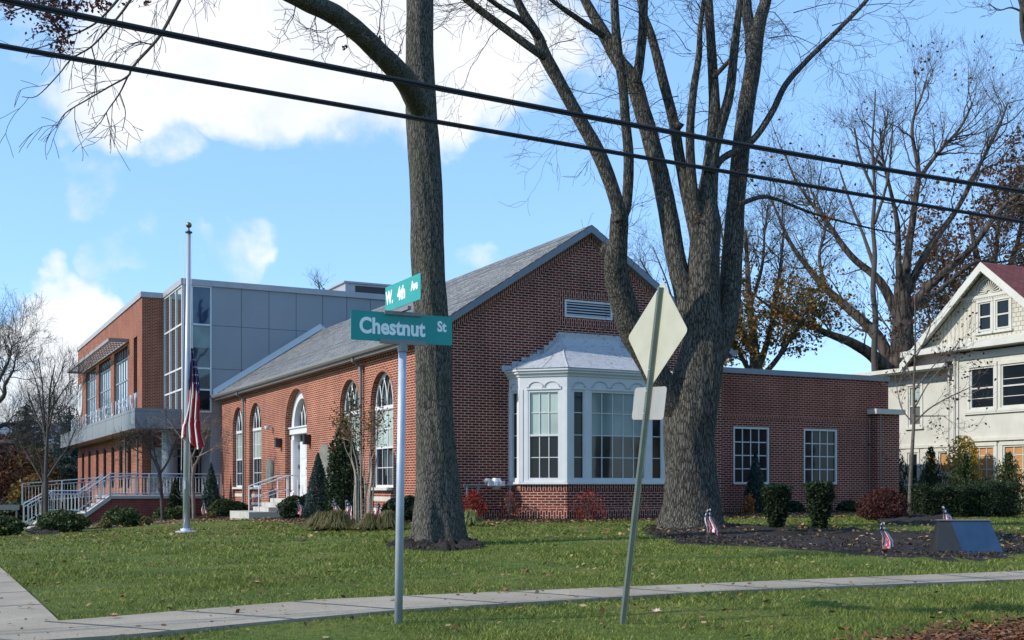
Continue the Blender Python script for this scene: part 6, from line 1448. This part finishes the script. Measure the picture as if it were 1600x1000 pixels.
# ------------------------------------------------------------------ distant left: small beige house, utility lines, cars
def far_left():
    p = at(62, 790, 130); p.z = -1.6
    h = thing('beige_house', 'pale beige house glimpsed through the far left trees', 'house', tuple(p), .3)
    g = Geo(); g.box(-4.5, 4.5, 0, 7, 0, 7.2); g.obj('wall', plain('beige_siding', (.42,.36,.29), .8), h)
    g = Geo(); g.add([(-5, -.4, 7.2), (5, -.4, 7.2), (5, 3.5, 9.8), (-5, 3.5, 9.8), (-5, 7.4, 7.2), (5, 7.4, 7.2)], [[0, 1, 2, 3], [3, 2, 5, 4]]); g.obj('roof', COPING, h)
    fr = frame((0, 0, 0), (1, 0, 0), (0, -1, 0))
    for u in (-3, 0, 3):
        for z in (1.2, 4.4): sash(h, fr, u-.5, u+.5, z, z+1.5, .03, 1, [], mid=z+.75, fw=.08)
    # parked cars, very small
    def car(px, Y, label, col, rz):
        p = at(px, 800, Y); p.z = float(gz(p.x, p.y)); c = thing('parked_car', label, 'car', tuple(p), rz, 'cars parked far down the side street')
        prof = [(-2.2,.35),(-2.2,.75),(-1.9,.95),(-1.2,1.0),(-.6,1.42),(.9,1.45),(1.6,1.02),(2.15,.92),(2.25,.6),(2.25,.35)]
        g = Geo(); n = len(prof)
        V = [(x, y*(1 if z < 1.1 else .82), z) for y in (-.85, .85) for x, z in prof]; g.add(V, [[i, (i+1) % n, n+(i+1) % n, n+i] for i in range(n)]); g.poly(V[:n]); g.poly(V[n:][::-1]); b = g.obj('body', plain('car_paint_'+str(px), col, .3, .03), c)
        g = Geo()
        for y in (-.80, .80): g.poly([(-.95, y*1.02, 1.05), (1.3, y*1.02, 1.05), (.85, y*.93, 1.38), (-.5, y*.93, 1.38)])
        g.obj('side_windows', GLASS, c)
        for x in (-1.35, 1.4):
            for y in (-.82, .82):
                g = Geo(); m = 16; V = [(x+.33*math.cos(q*2*PI/m), y+d, .33+.33*math.sin(q*2*PI/m)) for d in (-.1, .1) for q in range(m)]; g.add(V, [[q, (q+1) % m, m+(q+1) % m, m+q] for q in range(m)]); g.poly(V[:m]); g.poly(V[m:]); g.obj('wheel', DKBRN, c)
    car(20, 68, 'white car parked at the far left beyond the stairs', (.6,.6,.6), .3); car(0, 80, 'dark car parked farther down the side street', (.05,.05,.06), .3)
    # white sign board by the road
    p = at(10, 800, 56); p.z = float(gz(p.x, p.y)); s = thing('notice_board', 'small grey board on legs at the far left', 'sign', tuple(p), .2); g = Geo(); g.box(-.6, .6, -.05, .05, .55, .8); g.obj('board', GUT, s); g = Geo(); g.box(-.5, -.42, -.03, .03, -.2, .55); g.box(.42, .5, -.03, .03, -.2, .55); g.obj('leg', GUT, s)
    # utility pole with crossarms
    p = at(121, 800, 95); p.z = float(gz(p.x, p.y)); u = thing('utility_pole', 'wooden utility pole with crossarm wires left of the canopy', 'utility pole', tuple(p), .4)
    top = at(121, 664, 95).z-p.z; g = Geo(); g.tube([(0, 0, 0), (0, 0, top)], [.16, .12], 8); g.obj('pole', plain('pole_wood', (.20,.13,.09), .9), u); g = Geo()
    for k in range(3): g.tube([(-8, 0, top-.4-.9*k), (-4, 0, top-.55-.9*k), (0, 0, top-.4-.9*k)], .035, 4)
    g.obj('wire', GUT, u)
far_left()

# ------------------------------------------------------------------ flagpole
def pleated_flag(parent):
    nc, nr = 36, 60; H = 2.20; g = Geo(); rng = np.random.default_rng(2)
    for ci in range(nc):
        for ri in range(nr):
            f0, f1 = ci/nc, (ci+1)/nc; v0, v1 = ri/nr, (ri+1)/nr
            def pos(f, v):
                w = .10+.36*min(1, v*1.15)**.9 if v < .75 else .46+.05*(v-.75)
                x = (f-.40)*w*1.0 + .05*math.sin(v*5) + (.12*max(0, v-.8)/.2*(f)) ; d = .065*math.sin(f*2*PI*3.2+v*2.0)*(.5+v*.7)
                z = -v*H + (.10*math.sin(f*7))*max(0, v-.85)/.15 - .28*f*max(0, v-.3)+(.5*(1-f) if False else 0)
                if f < .42: z += -.75*(1-v)*min(1, (.42-f)*6)     # left fold starts lower
                return (x, -.10+d, z)
            fm = (f0+f1)/2; vm = (v0+v1)/2
            if fm > .45 and vm < .36+.25*(fm-.45): mi = 2 if not (ci % 4 == 1 and ri % 5 == 2) else 1
            elif fm < .45 and vm < .18: mi = 2
            else: mi = int((fm*6.5+vm*.9)) % 2
            g.add([pos(f0, v0), pos(f1, v0), pos(f1, v1), pos(f0, v1)], [[0, 1, 2, 3]], mi)
    return g.obj('flag', [RED, FW, BLUE], parent, smooth=True, uv=False)
def flagpole():
    b = gnd(291, 832); Y = b.y; top = at(295, 364, Y); H = top.z-b.z
    t = thing('flagpole', 'tall aluminium flagpole with gilt ball on the left lawn', 'flagpole', tuple(b)); dx = (top.x-b.x)
    g = Geo(); g.tube([(0, 0, -.05), (dx*.5, 0, H*.5), (dx, 0, H)], [.085, .072, .045], 20); g.obj('pole', POLEM, t, smooth=True)
    g = Geo(); g.lathe([(0, 0), (.26, .0), (.26, .03), (.14, .06), (.13, .10), (.0, .10)], 24); g.obj('base_collar', ALU, t)
    g = Geo(); g.lathe([(0, 0), (.085, .0), (.085, .03), (.03, .05), (.015, .12), (.0, .12)], 14, (dx, 0, H)); g.obj('truck', DKBRN, t)
    g = Geo(); R = .072; g.lathe([(R*math.sin(a), .19-R*math.cos(a)) for a in np.linspace(0.001, PI-.001, 10)], 14, (dx, 0, H)); g.obj('finial_ball', BRONZE, t, smooth=True)
    g = Geo(); x = .085; g.tube([(x+dx*.9, -.03, H-.05), (x, -.06, 1.3), (x, -.05, .9)], .006, 4); g.tube([(-x+dx*.95, -.03, H-.05), (-.11, -.03, 1.5)], .005, 4); g.obj('halyard', FW, t)
    g = Geo(); g.box(-.02, .02, -.14, -.09, 1.05, 1.25); g.obj('cleat', ALU, t)
    ft = at(299, 545, Y); fl = thing('hanging_flag', 'limp stars and stripes flag hanging at half mast on the flagpole', 'flag', tuple(ft)); pleated_flag(fl)
flagpole()

def small_flag(label, p, h=.62, rz=0., seed=0, tilt=0.):
    t = thing('small_flag', label, 'flag', tuple(p), rz, 'little stars and stripes flags along the beds'); g = Geo(); g.tube([(0, 0, -.1), (tilt*.5, 0, h*.5), (tilt, 0, h)], .006, 5); g.obj('stick', plain('stick', (.35,.25,.15), .7) if 'stick' not in MATS else MATS['stick'], t)
    g = Geo(); nc, nr = 14, 14; W_, Hh = .36, .5; rng = np.random.default_rng(seed)
    for c in range(nc):
        for r in range(nr):
            def pos(f, v):
                # limp flag: hangs from the stick, cloth widening downward
                w = .06+.19*v; return (tilt+ (f-.15)*w + .03*math.sin(v*6+seed), .025*math.sin(f*9+v*3+seed), h-.01-v*Hh*(.92+.1*math.sin(f*5+seed)) + .02*f)
            f0, f1, v0, v1 = c/nc, (c+1)/nc, r/nr, (r+1)/nr; fm, vm = (f0+f1)/2, (v0+v1)/2
            if vm < .36: mi = 2 if (c % 2 or r % 2) else 1
            else: mi = int((fm*7+vm*2)) % 2
            g.add([pos(f0, v0), pos(f1, v0), pos(f1, v1), pos(f0, v1)], [[0, 1, 2, 3]], mi)
    g.obj('cloth', [RED, FW, BLUE], t, uv=False)
small_flag('left of the two crossed little flags at the foot of the entrance steps', gp(424,808), .62, .2, 1)
small_flag('right of the two crossed little flags at the foot of the entrance steps', gp(433,808), .62, -.2, 2, .03)
small_flag('little flag in front of the boxwood right of the steps', gp(450,812), .62, 0, 3, -.04)
small_flag('little flag leaning before the narrow dwarf spruce', gp(470,813), .62, .1, 4, -.08)
small_flag('little flag behind the tan grass clump', gp(521,818), .60, .0, 5)
small_flag('little flag rising out of the grass clump before the holly', gp(540,826), .66, .0, 6)
small_flag('little flag nearly hidden right of the crape myrtle', gp(588,815), .50, .0, 7)
small_flag('little flag at the left beside the pale crooked tree', gp(317,810), .62, .0, 8)
small_flag('little flag standing in front of the huge trunk', gp(1105,846), .58, .0, 9)
small_flag('little flag on two sticks in the middle of the mulch bed', gp(1379,862), .46, 0, 10)
small_flag('little flag beside the slanted memorial', gp(1474,845), .62, .0, 11)

# ------------------------------------------------------------------ slanted memorial
def memorial():
    p = gnd(1517, 868); t = thing('memorial_marker', 'low slanted dark memorial stone with blue plaque at the end of the mulch bed', 'memorial', tuple(p), -.06); Y = p.y; k = Y/F
    w0, w1, h = 106*k, 78*k, 53*k; d0, d1 = .42, .16
    g = Geo(); V = [(-w0/2, -.0, 0), (w0/2, 0, 0), (w0/2, d0, 0), (-w0/2, d0, 0), (-w1/2-.02, .22, h), (w1/2-.02, .22, h), (w1/2-.02, .22+d1, h), (-w1/2-.02, .22+d1, h)]
    g.add(V, [[0, 1, 5, 4], [1, 2, 6, 5], [2, 3, 7, 6], [3, 0, 4, 7], [4, 5, 6, 7]]); g.obj('stone', GRANITE, t)
    g = Geo()
    def on(f, v, e=.006): a = np.array(V[0])*(1-f)+np.array(V[1])*f; b = np.array(V[4])*(1-f)+np.array(V[5])*f; q = a*(1-v)+b*v; return q+np.array([0, -e, e*.4])
    g.add([on(.40, .02), on(.99, .02), on(.99, .97), on(.22, .97), on(.40, .02, .0), on(.99, .02, 0), on(.99, .97, 0), on(.22, .97, 0)], [[0,1,2,3],[0,1,5,4],[1,2,6,5],[2,3,7,6],[3,0,4,7]]); g.obj('plaque', PLAQUE, t)
    g = Geo(); g.box(-w1/2-.04, w1/2, .20, .24+d1, h+.002, h+.016); g.obj('cap', GUT, t)
    g = Geo(); g.box(-w0/2-.06, w0/2+.06, -.05, d0+.05, -.15, .012); g.obj('foot', CONC, t)
memorial()

# ------------------------------------------------------------------ street signs
def signs():
    b = gnd(622, 975); Y = b.y; t = thing('street_name_sign', 'round steel post carrying crossed teal street name blades', 'sign', tuple(b), 0)
    top = at(629, 541, Y); dx = top.x-b.x; H = top.z-b.z
    g = Geo(); g.tube([(0, 0, -.2), (dx*.5, 0, H*.5), (dx, 0, H)], .033, 20); g.obj('post', GALV, t, smooth=True)
    def blade(label, c, T, w, h, txts, thick=.004):
        T = np.array([*T, 0.]); N = np.array([T[1], -T[0], 0.]); c = np.array(c)
        fr = frame(c, T, N); g = Geo(); n = 4; r = .012
        out = []
        for (cx, cz, a0) in ((w/2-r, h/2-r, 0), (-w/2+r, h/2-r, PI/2), (-w/2+r, -h/2+r, PI), (w/2-r, -h/2+r, 1.5*PI)):
            for i in range(n+1): a = a0+i*PI/2/n; out.append((cx+r*math.cos(a), cz+r*math.sin(a)))
        A = fr([(u, thick/2, z) for u, z in out]); B = fr([(u, -thick/2, z) for u, z in out]); m = len(out)
        g.poly(A); g.poly(B[::-1]); g.add(np.r_[A, B], [[i, (i+1) % m, m+(i+1) % m, m+i] for i in range(m)]); bl = g.obj('blade', TEAL, t); bl['label'] = label
        for (s, size, u, z, xs, of) in txts:
            for side in (1, -1):
                text_mesh('lettering', s, size, LETTER, bl, (lambda V, u=u, z=z, side=side: fr(np.stack([side*(V[:, 0])+u*side, side*(thick/2+.0015)+V[:, 2]*side, z+V[:, 1]], 1))), xs=xs, ext=.0008, offs=of)
        return fr
    zc1 = (at(628, 512.5, Y).z-b.z)
    blade('wide teal blade reading Chestnut St', (dx, 0, zc1), (GX, GY), .875, .236, [('Chestnut', .175, -.085, -.004, .86, .0055), ('St', .115, .345, .028, .86, .004)])
    zc2 = (at(629, 458, Y).z-b.z)
    blade('crossing teal blade reading W. 4th Ave', (dx, 0, zc2), (GY, -GX), .76, .205, [('W.', .15, -.285, .0, .85, .005), ('4th', .15, -.02, .0, .85, .005), ('Ave', .10, .255, .02, .85, .004)])
    g = Geo(); fr1 = frame((dx, 0, 0), (GX, GY, 0), (GY, -GX, 0)); zb = zc1-.118
    g.lathe([(.04, zb-.075), (.04, zb-.01), (.0, zb-.01)], 16, (dx, 0, 0)); g.box(-.20, .20, -.018, .018, zb-.015, zb+.02, 0, fr1)
    g.obj('bracket', GUT, t); g = Geo(); zt = zc1+.118; g.box(-.16, .16, -.018, .018, zt-.018, zt+.012, 0, fr1); fr2 = frame((dx, 0, 0), (GY, -GX, 0), (-GX, -GY, 0)); g.box(-.15, .15, -.016, .016, zt+.012, zt+.04, 0, fr2)
    g.obj('bracket', GUT, t)
    # leaning warning sign seen from behind
    b = gnd(975, 975); Y = b.y; t = thing('warning_sign', 'leaning green channel post with blank backs of a diamond sign and a small plate', 'sign', tuple(b), 0)
    top = np.array(tuple(at(1034, 450, Y)-b)); up = top/np.linalg.norm(top); o_ = np.array([GY, -GX, 0.]); T = o_-up*o_.dot(up); T /= np.linalg.norm(T); N = np.cross(T, up)
    if N[0] > 0: N = -N      # N faces the camera side (-g)
    Hh = np.linalg.norm(top)
    def P(u, d, z): return T*u+N*d+up*z
    g = Geo()
    prof = [(u*.76, d) for u, d in [(-.04, .0), (-.03, .0), (-.016, .03), (.016, .03), (.03, .0), (.04, .0), (.04, .004), (.033, .004), (.019, .034), (-.019, .034), (-.033, .004), (-.04, .004)]]; m = len(prof)
    V = [P(u, d, z) for z in (-.3, Hh) for u, d in prof]; g.add(V, [[i, (i+1) % m, m+(i+1) % m, m+i] for i in range(m)]); g.add(V, [[m, m+1, m+10, m+11], [m+1, m+2, m+9, m+10], [m+2, m+3, m+8, m+9], [m+3, m+4, m+7, m+8], [m+4, m+5, m+6, m+7]])
    g.obj('post', GREENST, t)
    g = Geo()
    for k in range(int((Hh-.05)/.0254)): 
        z = .05+k*.0254; c = P(0, .0348, z); a, b_, = T*.0045, up*.0065; g.poly([c-a-b_, c+a-b_, c+a+b_, c-a+b_])
    g.obj('bolt_holes', JOINT, t)
    cz = np.dot(np.array(tuple(at(1028, 522, Y)))-np.array(tuple(b)) if False else np.array(tuple(at(1028, 522, Y)-Vector(tuple(gnd(975, 975))))), up)
    g = Geo(); R = .43; r = .035; out = []; n = 5
    for k in range(4):
        a0 = k*PI/2; cu, cz_ = (R-r*1.414)*math.cos(a0), (R-r*1.414)*math.sin(a0)
        for i in range(n+1): a = a0-PI/4+i*PI/2/n; out.append((cu+r*math.cos(a), cz_+r*math.sin(a)))
    def plate(out, cz, d0, d1, mat, name, label=None):
        g = Geo(); A = [P(u, d0, cz+z) for u, z in out]; B = [P(u, d1, cz+z) for u, z in out]; m = len(out); g.poly(A); g.poly(B[::-1]); g.add(A+B, [[i, (i+1) % m, m+(i+1) % m, m+i] for i in range(m)]); q = g.obj(name, mat, t)
        if label: q['label'] = label
    plate(out, cz, -.001, -.004, SIGNBACK, 'diamond_plate')
    c2 = np.dot(np.array(tuple(at(1012, 630, Y)-Vector(tuple(gnd(975, 975))))), up); r = .03; w, h = .46, .265; out = []
    for (cx, cz3, a0) in ((w/2-r, h/2-r, 0), (-w/2+r, h/2-r, PI/2), (-w/2+r, -h/2+r, PI), (w/2-r, -h/2+r, 1.5*PI)):
        for i in range(5): a = a0+i*PI/2/4; out.append((cx+r*math.cos(a), cz3+r*math.sin(a)))
    plate(out, c2, -.001, -.004, SIGNBACK2, 'small_plate')
    g = Geo()
    for z in (cz+.33, cz-.30, c2+.09, c2-.09):
        c = P(0, .036, z); g.lathe([(0, 0), (.009, 0), (.009, .008), (0, .008)], 8, tuple(c))
    g.obj('bolt', ALU, t)
signs()

# ------------------------------------------------------------------ overhead cables
def cable(label, zs, rad, Y0=12.0):
    g = Geo(); s = np.array([-9.7, -4.87, 0, 3.9, 7.75, 22]); 
    P0 = np.array([0, Y0]); co = np.polyfit([-4.87, 0, 7.75], zs, 2); S = np.linspace(-14, 18, 60); Z = np.polyval(co, S)
    pts = np.stack([P0[0]+S*GX, P0[1]+S*GY, Z], 1)
    g.tube(pts, rad, 8, cap=True)
    off = np.array([.0, 0, -rad*1.35]); g.tube(pts+off, rad*.55, 6, cap=True)
    o = g.obj('overhead_cable', WIREM, smooth=True, uv=False); tag(o, label, 'cable', 'black cables strung across the sky')
cable('upper thick black cable strung across the whole sky', [4.97, 4.84, 4.82], .021)
cable('lower black cable strung across the sky beneath the thicker one', [4.575, 4.50, 4.405], .017)

# ------------------------------------------------------------------ unseen trees, firs and house, added for the bay and annex panes to reflect
def across():
    src = bpy.data.objects['autumn_tree.001']
    for i, (x, y, sc_, lab) in enumerate([(38,12,.8,'unseen leafy brown tree added for reflections on the right, nearest the corner'),(50,4,.9,'unseen leafy brown tree added for reflections on the right, second from the corner'),(47,20,.85,'unseen leafy brown tree added for reflections beside the tan house'),(62,14,1.0,'tallest unseen leafy brown tree added for reflections on the right'),(34,24,.7,'smallest unseen leafy brown tree added for reflections on the right')]):
        dup(src, (x, y, -.2), 1.3*i+.4, lab, (sc_,)*3)['group'] = 'unseen trees added for reflections'
    fir = bpy.data.objects['fir_tree']
    for i, (x, y, sc_, lab) in enumerate([(30,-6,.9,'unseen dark fir added for reflections, over the street to the right'),(42,-4,1.1,'taller unseen fir added for reflections, across the street to the right'),(-14,-30,1.2,'unseen dark fir added for reflections behind the viewpoint, leftmost'),(-4,-33,1.0,'unseen dark fir added for reflections behind the viewpoint, second from the left'),(6,-30,1.2,'unseen dark fir added for reflections behind the viewpoint, in the middle'),(15,-27,.9,'unseen dark fir added for reflections behind the viewpoint, second from the right'),(23,-20,1.1,'unseen dark fir added for reflections behind the viewpoint, rightmost'),(66,26,1.4,'unseen dark fir added for reflections far down the street to the right'),(44,30,1.0,'unseen dark fir added for reflections beyond the white house to the right')]):
        dup(fir, (x, y, -.4), 1.1*i, lab, (sc_*1.3, sc_*1.3, sc_))['group'] = 'unseen firs added for reflections'
    h = thing('tan_house', 'tan two storey house with dark gabled roof off to the right', 'house', (58, 8, -.3), -1.1)
    g = Geo(); g.box(-7, 7, -5, 5, 0, 5.6); g.poly([(-7, -5, 5.6), (-7, 5, 5.6), (-7, 0, 9)]); g.poly([(7, -5, 5.6), (7, 5, 5.6), (7, 0, 9)]); g.obj('wall', plain('tan_siding', (.40,.34,.24), .8), h)
    g = Geo(); g.add([(-7.4, -5.5, 5.3), (7.4, -5.5, 5.3), (7.4, 0, 9.1), (-7.4, 0, 9.1), (-7.4, 5.5, 5.3), (7.4, 5.5, 5.3)], [[0, 1, 2, 3], [3, 2, 5, 4]]); g.obj('roof', COPING, h)
    for sy, fr in ((-1, frame((0, -5, 0), (1, 0, 0), (0, -1, 0))), (1, frame((0, 5, 0), (1, 0, 0), (0, 1, 0)))):
        for u in (-5, -2, 2, 5):
            for z in (.9, 3.6): sash(h, fr, u-.5, u+.5, z, z+1.4, .03, 2, [], mid=z+.7, fw=.08)
across()
